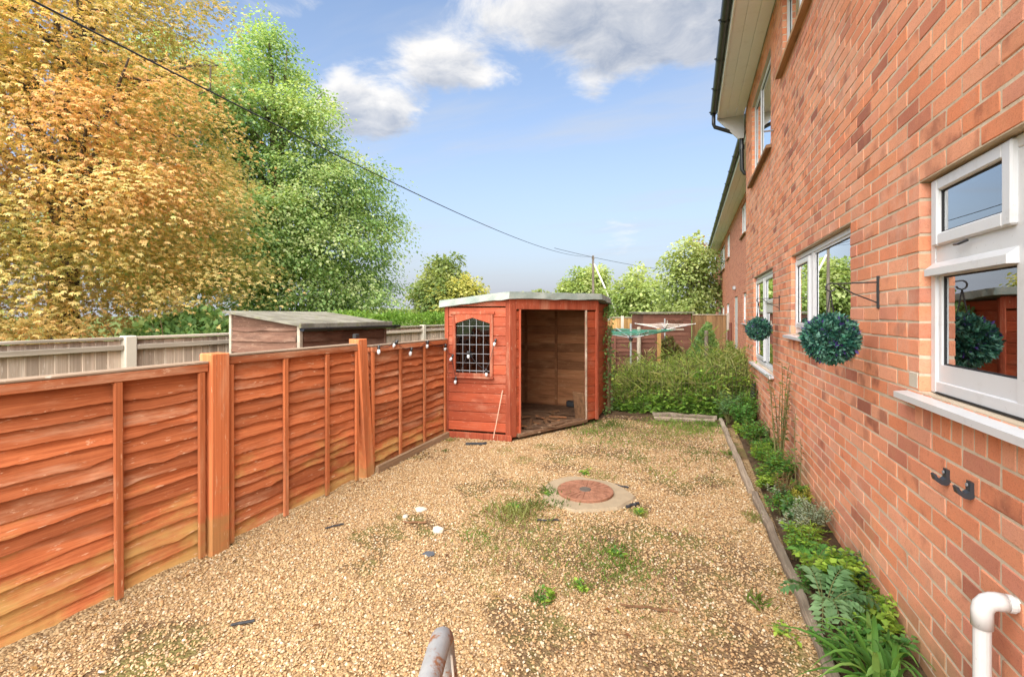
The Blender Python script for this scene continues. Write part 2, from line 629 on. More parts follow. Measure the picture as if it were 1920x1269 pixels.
# cast-iron cover, rusted, with a spoked pattern
m, g = mat('rust_iron')
n1 = g.noise(g.pos(), 16, 6, .7)
c = g.mix(n1.step(.3, .7), (.21, .095, .058), (.33, .16, .10))
c = g.mix(g.noise(g.pos(), 60, 3, .7).step(.6, .75) * .5, c, (.13, .055, .035))
g.out(g.principled(c, .85, .25, .15, g.bump(n1, .5, .006)))
# galvanised tube gone rusty
m, g = mat('galvanised')
n1 = g.noise(g.pos(), 24, 6, .7)
c = g.mix(g.noise(g.pos(), 60, 4, .6), (.26, .265, .27), (.42, .425, .43))
c = g.mix(n1.step(.50, .62), c, (.27, .115, .05))
g.out(g.principled(c, .6, .4, .25, g.bump(n1, .4, .003)))

# window glass: reflecting sheet one can see through
m, g = mat('glass')
fr = g.node('ShaderNodeFresnel')
fr.inputs[0].default_value = 1.52
fac = (S(m.node_tree, fr.outputs[0]) * 2.6 + 0.16).sat()
gl = g.node('ShaderNodeBsdfGlossy')
gl.inputs['Color'].default_value = (.92, .95, .97, 1)
gl.inputs['Roughness'].default_value = 0.0
tr = g.node('ShaderNodeBsdfTransparent')
tr.inputs[0].default_value = (.90, .94, .93, 1)
mx = g.node('ShaderNodeMixShader')
g.put(mx.inputs[0], fac)
m.node_tree.links.new(tr.outputs[0], mx.inputs[1])
m.node_tree.links.new(gl.outputs[0], mx.inputs[2])
g.out(S(m.node_tree, mx.outputs[0]))


# dirty old shed glass, tinted darker to stand in for the dim interior
m, g = mat('old_glass')
gl = g.node('ShaderNodeBsdfGlossy')
gl.inputs['Color'].default_value = (.7, .72, .75, 1)
gl.inputs['Roughness'].default_value = 0.04
tr = g.node('ShaderNodeBsdfTransparent')
tr.inputs[0].default_value = (.30, .31, .32, 1)
mx = g.node('ShaderNodeMixShader')
mx.inputs[0].default_value = 0.10
m.node_tree.links.new(tr.outputs[0], mx.inputs[1])
m.node_tree.links.new(gl.outputs[0], mx.inputs[2])
g.out(S(m.node_tree, mx.outputs[0]))


def leaf_mat(name, trans=0.35, rough=0.55, gain=(1, 1, 1)):
    m, g = mat(name)
    c = g.attr('col', 'Color')
    n = g.noise(g.pos(), 25, 2, .5)
    c = g.mix(1.0, c, g.mix(n, (.82, .82, .82), (1.15, 1.15, 1.15)), 'MULTIPLY')
    p = g.principled(c, rough, .25)
    t = g.node('ShaderNodeBsdfTranslucent')
    g.put(t.inputs[0], g.mix(1.0, c, (1.25, 1.2, .7), 'MULTIPLY'))
    mx = g.node('ShaderNodeMixShader')
    mx.inputs[0].default_value = trans
    m.node_tree.links.new(p.k, mx.inputs[1])
    m.node_tree.links.new(t.outputs[0], mx.inputs[2])
    g.out(S(m.node_tree, mx.outputs[0]))


leaf_mat('leaf', .50)
leaf_mat('leaf_plastic', .10, .4)

# gravel stones and the ground they lie on
m, g = mat('gravel_stone')
r = g.rand()
c = g.ramp(r, [(0, (0.342, 0.212, 0.099)), (0.14, (0.41, 0.27, 0.132)), (0.3, (0.478, 0.345, 0.191)), (0.44, (0.369, 0.219, 0.095)), (0.56, (0.532, 0.417, 0.254)), (0.66, (0.308, 0.179, 0.084)), (0.76, (0.444, 0.317, 0.18)), (0.86, (0.614, 0.533, 0.395)), (0.93, (0.253, 0.157, 0.083)), (1, (0.423, 0.237, 0.106))])
c = g.mix(g.noise(g.pos(), 90, 3, .6).step(.45, .7) * .4, c, (.34, .20, .10))
g.out(g.principled(c, .75, .25))
m, g = mat('gravel_ground')
vc = g.voronoi(g.pos(), 75, 'Color')
vx, vy, vz = g.sep(vc)
c = g.ramp(vx, [(0, (.18, .11, .055)), (.3, (.28, .175, .085)), (.6, (.36, .24, .125)), (1, (.44, .32, .185))])
big = g.noise(g.pos(), 1.1, 6, .7)
sl_ = g.attr('soil')
c = g.mix((sl_ * 1.5 + (big - 0.5) * 1.2).step(.15, .8) * .8, c, g.mix(g.noise(g.pos(), 30, 4, .7), (.06, .036, .020), (.17, .105, .06)))
c = g.mix((g.noise(g.vadd(g.pos(), (5, 5, 0)), 2.6, 6, .7) + sl_ * .25).step(.56, .74) * .6, c, (.17, .175, .05))
dd = g.voronoi(g.pos(), 75)
g.out(g.principled(c, .95, .1, 0, g.bump(dd * -1.0, .8, .012)))
m, g = mat('soil')
n1, n2 = g.noise(g.pos(), 6, 6, .7), g.noise(g.pos(), 45, 5, .75)
c = g.mix(n1.step(.3, .7), (.075, .046, .028), (.15, .10, .06))
c = g.mix(n2.step(.6, .75) * .5, c, (.26, .19, .12))
g.out(g.principled(c, .95, .1, 0, g.bump(n2 + n1, .9, .03)))
m, g = mat('grass_ground')
n1, n2 = g.noise(g.pos(), .25, 5, .65), g.noise(g.pos(), 7, 5, .7)
c = g.mix(n1.step(.3, .7), (.075, .115, .028), (.13, .155, .045))
c = g.mix(n2.step(.5, .75) * .6, c, (.055, .075, .02))
g.out(g.principled(c, .95, .1, 0, g.bump(n2, .8, .03)))
# ------------------------------------------------------------------ ground
XW = 0.925      # face of the near house wall
XF = -2.90      # face of the stained fence
o = MB().add([(-600, -600, -.03), (600, -600, -.03), (600, 900, -.03), (-600, 900, -.03)], [(0, 1, 2, 3)]).build('ground', 'grass_ground')
tag(o, 'rough green grass land stretching beyond the gardens', kind='structure')
BARE = [(-1.82, 2.98, .22, .12, .9), (-.85, 2.90, .50, .22, .55), (-.40, 2.80, .40, .22, .55), (-.35, 3.75, .20, .12, .75), (-1.0, 6.4, .7, .7, .85), (-.5, 7.0, .9, .4, .95), (-.9, 2.6, .3, .12, .5),
        (-.2, 6.1, .6, .5, .6), (.2, 2.35, .30, .3, .6), (.25, 3.2, .25, .5, .5), (-.1, 5.2, .6, .4, .3), (-1.45, 5.2, .3, .2, .5), (.30, 1.8, .3, .4, .55), (-.1, 2.1, .4, .2, .45), (-.6, 3.25, .5, .12, .4),
        (-.15, 1.6, .3, .15, .4), (-1.25, 2.55, .25, .1, .4), (-.1, 3.9, .3, .2, .4), (-.6, 4.6, .4, .2, .35), (-2.0, 4.3, .4, .15, .3), (-.9, 5.2, .7, .35, .6), (-.2, 4.5, .5, .25, .5), (-1.3, 4.6, .4, .25, .5), (-.3, 5.8, .6, .4, .6), (-.7, 3.0, .9, .45, .45), (0.0, 2.9, .4, .5, .5), (-1.5, 2.2, .5, .2, .3), (.2, 1.3, .3, .4, .5)]


def bareness(x, y):
    """0 where gravel lies thick, 1 where earth shows"""
    b_ = np.zeros_like(x)
    wx = x + .07 * np.sin(y * 7.1 + x * 3) + .04 * np.sin(y * 17 + 1)
    wy = y + .07 * np.sin(x * 6.3 + y * 2) + .04 * np.sin(x * 15 + 2)
    for (x_, y_, rx_, ry_, w_) in BARE:
        b_ = np.maximum(b_, w_ * np.exp(-((wx - x_) / rx_) ** 2 - ((wy - y_) / ry_) ** 2))
    n_ = np.sin(wx * 3.1 + wy * 1.7) * np.sin(wy * 2.9 - wx * 1.3 + 1) + .5 * np.sin(wx * 8.3 - wy * 5) * np.sin(wy * 7.7 + wx * 3)
    return np.clip(np.maximum(b_, .55 * np.clip((n_ - .40) * 2.5, 0, 1)), 0, 1)


gx, gy = np.meshgrid(np.linspace(-3.05, .60, 120), np.linspace(-2.5, 7.5, 320))
gi_ = np.arange(119 * 319)
gi_ = (gi_ // 119) * 120 + gi_ % 119
o = tri_mesh('gravel_ground', np.stack([gx.ravel(), gy.ravel(), np.zeros(gx.size)], 1), None, None, 'gravel_ground', quads=np.stack([gi_, gi_ + 1, gi_ + 121, gi_ + 120], 1))
at0 = o.data.attributes.new('soil', 'FLOAT', 'POINT')
at0.data.foreach_set('value', bareness(gx.ravel(), gy.ravel()).astype(np.float32))
tag(o, 'sandy gravel ground of the side yard between fence and house', kind='structure')
o = MB().add([(0.585, -2.5, .012), (XW + .01, -2.5, .03), (XW + .01, 7.6, .03), (0.585, 7.6, .012)], [(0, 1, 2, 3)]).build('border_soil', 'soil')
tag(o, 'dark soil strip of the border along the brick wall', kind='structure')
o = MB().add([(-1.35, 6.95, .006), (0.60, 6.95, .006), (1.53, 9.2, .006), (1.53, 12, .006), (-3, 12, .006), (-3, 8, .006)], [(0, 1, 2, 3, 4, 5)]).build('garden_soil', 'soil')
tag(o, 'bare brown earth at the far end of the yard', kind='structure')


# ------------------------------------------------------------------ house walls with openings
def slab(mb, x0, x1, ya, yb, za, zb, holes):
    """a wall sheet x0..x1 thick with rectangular holes (y0,y1,z0,z1)"""
    ys = sorted({ya, yb} | {v for h in holes for v in h[:2] if ya < v < yb})
    for y0, y1 in zip(ys[:-1], ys[1:]):
        ym = (y0 + y1) / 2
        cuts = sorted((h[2], h[3]) for h in holes if h[0] < ym < h[1])
        z = za
        for c0, c1 in cuts:
            if c0 > z:
                mb.box(x0, x1, y0, y1, z, c0)
            z = c1
        if zb > z:
            mb.box(x0, x1, y0, y1, z, zb)
    return mb


def window(house, y0, y1, z0, z1, X, lights, sill='white', far=False, rev=.04, label=None):
    """lights: list of (y0,y1,z0,z1,opening) glass fields, in wall coordinates"""
    mt = 'upvc_far' if far else 'upvc'
    w = bpy.data.objects.new('window', None)
    COL.objects.link(w)
    w.parent = house
    if label:
        w['label'] = label
    fx0, fx1 = X + rev, X + rev + .065
    fr = MB()
    t = .045
    e = .004
    fr.cbox(fx0, fx1, y0 + e, y0 + t, z0 + e, z1 - e, .004)
    fr.cbox(fx0, fx1, y1 - t, y1 - e, z0 + e, z1 - e, .004)
    fr.cbox(fx0 + .001, fx1 - .001, y0 + t, y1 - t, z0 + e, z0 + t + .01, .004)
    fr.cbox(fx0 + .001, fx1 - .001, y0 + t, y1 - t, z1 - t, z1 - e, .004)
    # mullions and transoms between the lights
    yc = sorted({round(v, 3) for l in lights for v in l[:2]})
    mids = []
    for a in lights:
        for b in lights:
            if abs(b[0] - a[1]) < .14 and b[0] > a[1] - 1e-6 and not any(abs((a[1] + b[0]) / 2 - q) < .02 for q in mids):
                mids.append((a[1] + b[0]) / 2)
    for q in mids:
        fr.cbox(fx0 + .002, fx1 - .002, q - .034, q + .034, z0 + t, z1 - t, .004)
    for a in lights:
        for b in lights:
            if abs(a[0] - b[0]) < .05 and 0 < b[2] - a[3] < .3:
                fr.cbox(fx0 + .003, fx1 - .003, min(a[0], b[0]) - .03, max(a[1], b[1]) + .03, a[3] + .005, b[2] - .005, .004)
    fix_normals(fr.build('frame', mt, w))
    for (a0, a1, b0, b1, op) in lights:
        px = fx0 + .022
        if op:
            s = MB()
            k = .05
            sx0 = fx0 - .016
            s.cbox(sx0, fx0 + .03, a0 - .02, a0 + k - .02, b0 - .02, b1 + .02, .006)
            s.cbox(sx0, fx0 + .03, a1 + .02 - k, a1 + .02, b0 - .02, b1 + .02, .006)
            s.cbox(sx0 + .001, fx0 + .029, a0 + k - .02, a1 + .02 - k, b0 - .02, b0 + k - .02, .006)
            s.cbox(sx0 + .001, fx0 + .029, a0 + k - .02, a1 + .02 - k, b1 + .02 - k, b1 + .02, .006)
            fix_normals(s.build('sash', mt, w))
            a0, a1, b0, b1 = a0 + .03, a1 - .03, b0 + .03, b1 - .03
            px = fx0 + .004
        if not op:
            bd = MB()
            w_ = .075
            bx0, bx1 = fx0 + .010, fx1 - .010
            ya_, yb_ = max(a0 - w_, y0 + .02), min(a1 + w_, y1 - .02)
            bd.box(bx0, bx1, ya_, a0, max(b0 - w_, z0 + .02), min(b1 + w_, z1 - .02))
            bd.box(bx0, bx1, a1, yb_, max(b0 - w_, z0 + .02), min(b1 + w_, z1 - .02))
            bd.box(bx0, bx1, a0, a1, max(b0 - w_, z0 + .02), b0)
            bd.box(bx0, bx1, a0, a1, b1, min(b1 + w_, z1 - .02))
            bd.build('bead', mt, w)
        if not far:
            gk = MB()
            q = .006
            for (u0, u1, v0, v1) in ((a0, a0 + q, b0, b1), (a1 - q, a1, b0, b1), (a0 + q, a1 - q, b0, b0 + q), (a0 + q, a1 - q, b1 - q, b1)):
                gk.box(px - .004, px + .003, u0, u1, v0, v1)
            gk.build('gasket', 'gasket', w)
        MB().box(px, px + .004, a0, a1, b0, b1).build('pane', 'glass', w)
    if sill:
        sm = {'white': 'upvc', 'tile': 'sill_tile'}[sill]
        sb = MB()
        ex = .10 if sill == 'white' else .07
        pr = .055
        za_, zb_ = z0 - .028, z0 + .002
        P = [(X - pr, za_ - .012), (X - pr, zb_ - .016), (X + rev - .002, zb_), (X + rev - .002, za_), (X - .004, za_)] if sill == 'white' else \
            [(X - .06, za_ - .03), (X - .06, zb_ - .022), (X + rev - .002, zb_), (X + rev - .002, za_ - .01), (X - .004, za_ - .01)]
        # the part in front of the wall is longer than the opening
        n = len(P)
        front = [p for p in P if p[0] < X] + []
        F = [(X - (pr if sill == 'white' else .06), P[0][1]), (X - (pr if sill == 'white' else .06), P[1][1]), (X - .0035, P[1][1] + .006), (X - .0035, P[0][1] + .004)]
        vs = [(p[0], y0 - ex, p[1]) for p in F] + [(p[0], y1 + ex, p[1]) for p in F]
        sb.add(vs, [(3, 2, 1, 0), (4, 5, 6, 7)] + [(i, (i + 1) % 4, 4 + (i + 1) % 4, 4 + i) for i in range(4)])
        sb.box(X - .0035, X + rev + .01, y0 + .003, y1 - .003, P[0][1] + .005, P[1][1] + .006)
        fix_normals(sb.build('sill', sm, w))
    if not far:
        MB().box(X + .012, X + .09, y0 - .10, y1 + .10, z1 + .001, z1 + .004).build('lintel', 'steel_lintel', w)
    return w


def brick_piece(cache, L, Hh, rng_i):
    key = (round(L, 3), round(Hh, 3), rng_i)
    if key not in cache:
        rr = random.Random(hash(key) % 9999)
        mb = MB().cbox(0, .10, -L / 2, L / 2, -Hh / 2, Hh / 2, .003)
        # uneven arrises
        mb.v = [(x + rr.uniform(-.0012, .0012), y + rr.uniform(-.0024, .0024), z + rr.uniform(-.0022, .0022)) for x, y, z in mb.v]
        me = mb.mesh('brick')
        me.materials.append(MATS['brick'])
        cache[key] = me
    return cache[key]


# ------------------------------------------------------------------ the near brick house
house = thing('brick_house', 'near red brick house with white windows along the right of the yard', 'house', (XW, 4.0, 0))
house.location = (0, 0, 0)
YA, YB, ZT = -1.6, 9.0, 5.10
W1 = (1.25, 2.494, 1.20, 2.10)
W2 = (3.40, 5.18, 1.35, 2.10)
W3 = (6.22, 7.98, .825, 2.10)
U1 = (4.35, 5.62, 4.125, 4.875)
U2 = (6.38, 8.18, 3.60, 4.80)
U3 = (1.0, 2.9, 3.60, 4.80)
HOLES = [W1, W2, W3, U1, U2, U3]
mb = slab(MB(), XW + .0028, XW + .105, YA, YB, -.1, ZT + .1, HOLES)
wall = mb.build('brick_wall', 'mortar', house)
SOLDIER = [(W1[0] - .0, W1[1] + .04, 1.05, 1.20), (W2[0] - .06, W2[1] + .06, 1.20, 1.35), (W3[0] - .06, W3[1] + .06, .675, .825)]
bricks = []
rb = random.Random(4)
for i in range(68):
    z0 = i * .075
    zc = z0 + .0375
    cuts = sorted((h[0], h[1]) for h in HOLES + SOLDIER if h[2] - .01 < zc < h[3] + .01)
    off = 2.494 + (0 if i % 2 == 0 else .1125)
    k0 = math.floor((YA - off) / .225)
    y = off + k0 * .225
    while y < YB:
        segs = [(max(y + .005, YA), min(y + .220, YB))]
        for c0, c1 in cuts:
            ns = []
            for a, b in segs:
                if b <= c0 or a >= c1:
                    ns.append((a, b))
                else:
                    if c0 - a > .012:
                        ns.append((a, c0 + .003))
                    if b - c1 > .012:
                        ns.append((c1 - .003, b))
            segs = ns
        for a, b in segs:
            for c0, c1 in cuts:
                a = c1 - .003 if abs(a - c1) < .02 else a
                b = c0 + .003 if abs(b - c0) < .02 else b
            if b - a > .012:
                bricks.append((XW, (a + b) / 2, zc, b - a, .0652))
        y += .225
for (a, b, c0, c1) in SOLDIER:
    n = int((b - a) / .075)
    st = (b - a) / n
    for k in range(n):
        bricks.append((XW, a + st * (k + .5), (c0 + c1) / 2, st - .009, c1 - c0 - .009))


def show(bk):
    X, Y, Z, L, Hh = bk
    p = on_screen(X, Y - L / 2, Z)
    q = on_screen(X, Y + L / 2, Z)
    if p is None or q is None:
        return 0
    ins = any(-5 < t[0] < 1925 and -5 < t[1] < 1274 for t in (p, q))
    return abs(p[0] - q[0]) * Hh * (p[2] + q[2]) / 2 if ins else 0


bricks.sort(key=show, reverse=True)
cache = {}
for k, (X, Y, Z, L, Hh) in enumerate(bricks[:300]):
    o = bpy.data.objects.new('brick', brick_piece(cache, L, Hh, rb.randrange(3)))
    COL.objects.link(o)
    o.parent = wall
    o.location = (X + rb.uniform(-.0012, .0016), Y, Z + rb.uniform(-.0012, .0012))
    o.rotation_euler = (rb.uniform(-.004, .004), 0, rb.uniform(-.004, .004))
V, F, RN = [], [], []
tmpl = MB().cbox(-.5, .5, -.5, .5, -.5, .5, .1)
for (X, Y, Z, L, Hh) in bricks[300:]:
    q = MB().cbox(0, .10, -L / 2, L / 2, -Hh / 2, Hh / 2, .003)
    b = len(V)
    dx_ = rb.uniform(-.0012, .0016)
    ry = rb.uniform(-.0012, .0012)
    rv = rb.random()
    V += [(X + x + dx_ + rb.uniform(-.0008, .0008), Y + y_, Z + z + ry) for x, y_, z in q.v]
    F += [tuple(i + b for i in f_) for f_ in q.f]
    RN += [rv] * len(q.v)
me = bpy.data.meshes.new('brick_courses')
me.from_pydata(V, [], F)
a = me.attributes.new('rnd', 'FLOAT', 'POINT')
a.data.foreach_set('value', RN)
me.materials.append(MATS['brick'])
o = bpy.data.objects.new('brick_courses', me)
COL.objects.link(o)
o.parent = wall
o['kind'] = 'stuff'
# grey mortar patches left at the ends of the sills
for (yy, zz, sy, sz) in ((W1[1] + .052, 1.245, .085, .07), (W2[1] + .045, 1.395, .07, .07)):
    MB().cbox(XW - .001, XW + .02, yy - sy / 2, yy + sy / 2, zz - sz / 2, zz + sz / 2, .004).build('mortar_patch', 'concrete', wall)
# the rest of the body: inner leaf, ends, back, floors
inner = slab(MB(), XW + .115, XW + .24, YA, YB, -.1, ZT + .1, HOLES)
inner.box(XW + .24, 7.5, YB - .24, YB, -.1, ZT + .1)
inner.box(XW + .24, 7.5, YA, YA + .24, -.1, ZT + .1)
slab(inner, 7.3, 7.5, YA + .24, YB - .24, -.1, ZT + .1, [(-1.0, 2.7, .5, 2.3), (3.3, 5.4, .9, 2.2), (6.0, 8.4, .9, 2.2)])  # unseen back openings, added to let sky light into the rooms
inner.box(XW + .24, 7.3, YA + .24, YB - .24, -.1, .1)
inner.box(XW + .24, 7.3, YA + .24, YB - .24, 2.42, 2.65)
inner.box(XW + .24, 7.3, YA + .24, YB - .24, ZT - .05, ZT + .05)
inner.box(XW + .24, 7.3, 2.95, 3.05, .1, 2.42)
inner.box(XW + .24, 7.3, 5.65, 5.75, .1, 2.42)
inner.build('inner_wall', 'interior_wall', house)
MB().box(XW + .10, 7.49, YB + .001, YB + .10, -.1, ZT + .1).build('gable_wall', 'far_brickwork', house)
# things seen through the near window: a pale board below, a dark doorway
MB().box(1.18, 1.33, 2.90, 2.94, .1, 1.38).build('inner_panel', 'pale_board', house)
MB().box(1.335, 1.40, 2.88, 2.94, .1, 1.38).build('inner_panel', 'pale_board', house)
MB().box(1.105, 1.12, 1.93, 2.485, 1.215, 1.44).build('inner_panel', 'pale_board', house)
MB().box(1.150, 1.155, 2.06, 2.49, 1.215, 2.085).build('lit_room_sheet', 'lit_room_beige', house)  # added sheet close behind the glass, catches sky light as a brighter room
MB().box(1.42, 2.2, 2.91, 2.945, .1, 2.05).build('inner_door', 'interior_dark', house)

w1 = window(house, *W1, XW, [(1.95, 2.43, 1.836, 2.070, True), (1.95, 2.425, 1.325, 1.690, False), (1.30, 1.86, 1.275, 2.045, False)],
            label='near white window with a small top light over a large pane')
# trickle vent hood and stay on the near window
hd = MB()
hx = XW + .04
vs = [(hx - .030, 1.925, 1.694), (hx - .030, 1.925, 1.722), (hx + .004, 1.925, 1.750), (hx + .004, 1.925, 1.694)]
hd.add(vs + [(x_, 2.470, z_) for x_, _, z_ in vs], [(3, 2, 1, 0), (4, 5, 6, 7)] + [(i, (i + 1) % 4, 4 + (i + 1) % 4, 4 + i) for i in range(4)])
fix_normals(hd.build('vent_hood', 'upvc', w1))
MB().tube([(hx - .018, 2.26, 1.800), (hx - .022, 2.22, 1.797), (hx - .018, 2.17, 1.803)], .005, 6).build('window_stay', 'black_plastic', w1)
MB().box(XW + .036, XW + .039, 1.5, 2.44, 1.204, 1.212).build('sealant', 'gasket', w1)
window(house, *W2, XW, [(4.60, 5.10, 1.43, 2.02, True), (3.46, 4.47, 1.42, 2.04, False)], label='middle white window with one narrow and one wide pane')
window(house, *W3, XW, [(7.16, 7.90, .92, 2.02, True), (6.31, 7.02, 1.70, 2.02, True), (6.31, 7.02, .90, 1.56, False)],
       label='tall white window behind the smaller hanging ball')
window(house, *U1, XW, [(4.42, 4.93, 4.19, 4.80, True), (5.06, 5.55, 4.19, 4.80, False)], sill='tile', label='small upstairs window with brown sill')
window(house, *U2, XW, [(6.45, 7.40, 3.67, 4.73, True), (7.53, 8.11, 3.67, 4.73, False)], sill='tile', label='large upstairs window with brown sill')
window(house, *U3, XW, [(1.07, 1.9, 3.67, 4.73, True), (2.0, 2.83, 3.67, 4.73, False)], sill='tile')
# eaves
SZ = 5.12
so = bpy.data.objects.new('soffit', None)
COL.objects.link(so)
so.parent = house
xs = [.505, .64, .78, XW - .004]
for k in range(3):
    MB().cbox(xs[k] + .001, xs[k + 1] - .001, YA, 9.28, SZ + .002 * (k % 2), SZ + .012, .003).build('soffit_board', 'soffit_white', so)
MB().cbox(.480, .504, YA, 9.30, SZ - .02, SZ + .17, .003).build('fascia', 'soffit_white', house)
# the boxed white end of the eaves
MB().add([(.49, 9.29, SZ + .10), (XW, 9.29, SZ + .10), (XW, 9.29, SZ - .40), (XW - .10, 9.29, SZ - .40), (.49, 9.29, SZ - .02),
          (.49, 9.32, SZ + .10), (XW, 9.32, SZ + .10), (XW, 9.32, SZ - .40), (XW - .10, 9.32, SZ - .40), (.49, 9.32, SZ - .02)],
         [(0, 1, 2, 3, 4), (9, 8, 7, 6, 5)] + [(i, (i + 1) % 5, 5 + (i + 1) % 5, 5 + i) for i in range(5)]).build('eaves_end_board', 'upvc', house)


def gutter(parent, x, ya, yb, z, r=.056, step=.95, drop=None):
    """half-round gutter along Y with joint clips"""
    mb = MB()
    n = 10
    pr = []
    for k in range(n + 1):
        a_ = math.pi + math.pi * k / n
        pr.append((x + r * math.cos(a_), z + r * math.sin(a_)))
    for k in range(n, -1, -1):
        a_ = math.pi + math.pi * k / n
        pr.append((x + (r - .004) * math.cos(a_), z + (r - .004) * math.sin(a_) + .001))
    m_ = len(pr)
    vs = [(p[0], ya, p[1]) for p in pr] + [(p[0], yb, p[1]) for p in pr]
    mb.add(vs, [(i, (i + 1) % m_, m_ + (i + 1) % m_, m_ + i) for i in range(m_)])
    mb.add([(p[0], yb, p[1]) for p in pr[:n + 1]], [tuple(range(n + 1))])
    gt_ = fix_normals(mb.build('gutter', 'black_plastic', parent, smooth=False))
    y = ya + .4
    while y < yb:
        cl = MB()
        pts = [(x + (r + .008) * math.cos(math.pi + math.pi * k / n), y, z + (r + .008) * math.sin(math.pi + math.pi * k / n)) for k in range(n + 1)]
        vs = [(p[0], y - .03, p[2]) for p in pts] + [(p[0], y + .03, p[2]) for p in pts]
        cl.add(vs, [(i, i + 1, n + 2 + i, n + 1 + i) for i in range(n)])
        cl.tube([(x - r - .010, y, z + .004), (x - r - .010, y, z - .01)], .012, 6)
        cl.build('gutter_clip', 'black_plastic', gt_)
        y += step
    return gt_


gutter(house, .420, YA, 9.30, SZ + .13)
dp = MB()
dp.tube([(.420, 9.24, SZ + .09), (.420, 9.24, SZ - .10), (.440, 9.26, SZ - .15), (.84, 9.36, SZ - .30), (.885, 9.37, SZ - .33), (.895, 9.37, SZ - .39), (.90, 9.37, SZ - .95), (.94, 9.37, SZ - 1.02), (1.10, 9.37, SZ - 1.06)], .034, 10)
fix_normals(dp.build('downpipe', 'black_plastic', house, smooth=True))
MB().tube([(.90, 9.37, SZ - .50), (.90, 9.37, SZ - .58)], .042, 10).build('pipe_collar', 'black_plastic', house)
rf = MB()
rf.add([(.40, YA - .1, SZ + .20), (.40, 9.32, SZ + .20), (4.2, 9.32, SZ + 2.5), (4.2, YA - .1, SZ + 2.5), (8.0, YA - .1, SZ + .20), (8.0, 9.32, SZ + .20),
        (.40, YA - .1, SZ + .16), (.40, 9.32, SZ + .16), (8.0, 9.32, SZ + .16), (8.0, YA - .1, SZ + .16)],
       [(0, 3, 2, 1), (3, 4, 5, 2), (0, 1, 7, 6), (1, 2, 5, 8, 7), (4, 3, 0, 6, 9), (6, 7, 8, 9), (4, 9, 8, 5)])
fix_normals(rf.build('roof', 'roof_tile', house))
# overflow stub high on the wall
MB().tube([(XW + .02, 6.19, 3.70), (XW - .10, 6.19, 3.70)], .012, 8).build('overflow_pipe', 'lead', house)

# ------------------------------------------------------------------ the farther terrace, set back behind the near house
terrace = thing('brick_terrace', 'farther red brick terrace beyond the near house, with white door and small windows', 'house', (0, 0, 0))
XT = 1.53
TW = [(14.70, 15.68, 1.30, 2.20), (20.9, 22.3, 1.16, 2.02), (23.7, 25.2, 1.18, 1.96), (26.0, 28.3, .88, 1.90),
      (14.9, 16.2, 3.95, 4.90), (20.6, 22.0, 3.9, 4.9), (23.2, 26.8, 3.7, 4.85), (11.0, 12.6, 3.8, 4.8), (28.6, 29.6, 3.9, 4.85)]
TD = (17.34, 18.60, .06, 2.19)
slab(MB(), XT, XT + .25, 9.10, 31.0, -.1, 5.15, TW + [TD]).build('brick_wall', 'far_brickwork', terrace)
ib = MB()
ib.box(XT + .25, 7.4, 9.12, 9.32, -.1, 5.15)
ib.box(XT + .25, 7.4, 30.8, 31.0, -.1, 5.15)
ib.box(7.2, 7.4, 9.32, 30.8, -.1, 5.15)
ib.box(XT + .26, 7.2, 9.32, 30.8, 2.4, 2.6)
ib.box(XT + .26, 7.2, 9.32, 30.8, 5.05, 5.14)
ib.box(XT + .26, 7.2, 9.32, 30.8, -.1, .05)
ib.box(4.0, 4.1, 9.32, 30.8, .05, 2.4)
ib.build('inner_wall', 'interior_wall', terrace)
for (a, b, c0, c1) in TW:
    mid = (a + b) / 2
    if b - a > 1.2:
        L_ = [(a + .07, mid - .05, c0 + .08, c1 - .07, False), (mid + .05, b - .07, c0 + .08, c1 - .07, True)]
    else:
        L_ = [(a + .07, b - .07, c0 + .08, c1 - .07, True)]
    window(terrace, a, b, c0, c1, XT, L_, sill='tile' if c0 > 3 else 'white', far=True)
dr = MB().cbox(XT + .03, XT + .08, TD[0] + .01, TD[1] - .01, TD[2], TD[3] - .01, .01).build('door', 'upvc_far', terrace)
MB().cbox(XT + .012, XT + .0295, TD[0] + .18, TD[1] - .18, 1.25, 1.95, .008).build('panel', 'upvc_far', dr)
MB().cbox(XT + .012, XT + .0295, TD[0] + .18, TD[1] - .18, .25, 1.10, .008).build('panel', 'upvc_far', dr)
MB().tube([(XT + .03, TD[0] + .1, 1.05), (XT - .03, TD[0] + .1, 1.05), (XT - .03, TD[0] + .22, 1.05)], .012, 6).build('handle', 'lead', dr)
for k in range(3):
    MB().cbox(1.09 + .147 * k + .002, 1.09 + .147 * (k + 1) - .002, 9.10, 31.3, 5.10 + .002 * (k % 2), 5.112, .003).build('soffit_board', 'soffit_white', terrace)
MB().cbox(1.064, 1.088, 9.10, 31.3, 5.08, 5.27, .003).build('fascia', 'soffit_white', terrace)
gutter(terrace, 1.005, 9.10, 31.3, 5.22, step=1.2)
rf = MB()
rf.add([(.97, 9.05, 5.30), (.97, 31.3, 5.30), (4.6, 31.3, 7.5), (4.6, 9.05, 7.5), (8.2, 9.05, 5.30), (8.2, 31.3, 5.30), (.97, 9.05, 5.26), (.97, 31.3, 5.26), (8.2, 31.3, 5.26), (8.2, 9.05, 5.26)],
       [(0, 3, 2, 1), (3, 4, 5, 2), (0, 1, 7, 6), (1, 2, 5, 8, 7), (4, 3, 0, 6, 9), (6, 7, 8, 9), (4, 9, 8, 5)])
fix_normals(rf.build('roof', 'roof_tile', terrace))
simple('brown_pipe', (.17, .065, .05), .5, .4)
MB().tube([(XT - .05, 19.6, .0), (XT - .05, 19.6, 1.25)], .05, 8).build('waste_pipe', 'brown_pipe', terrace)
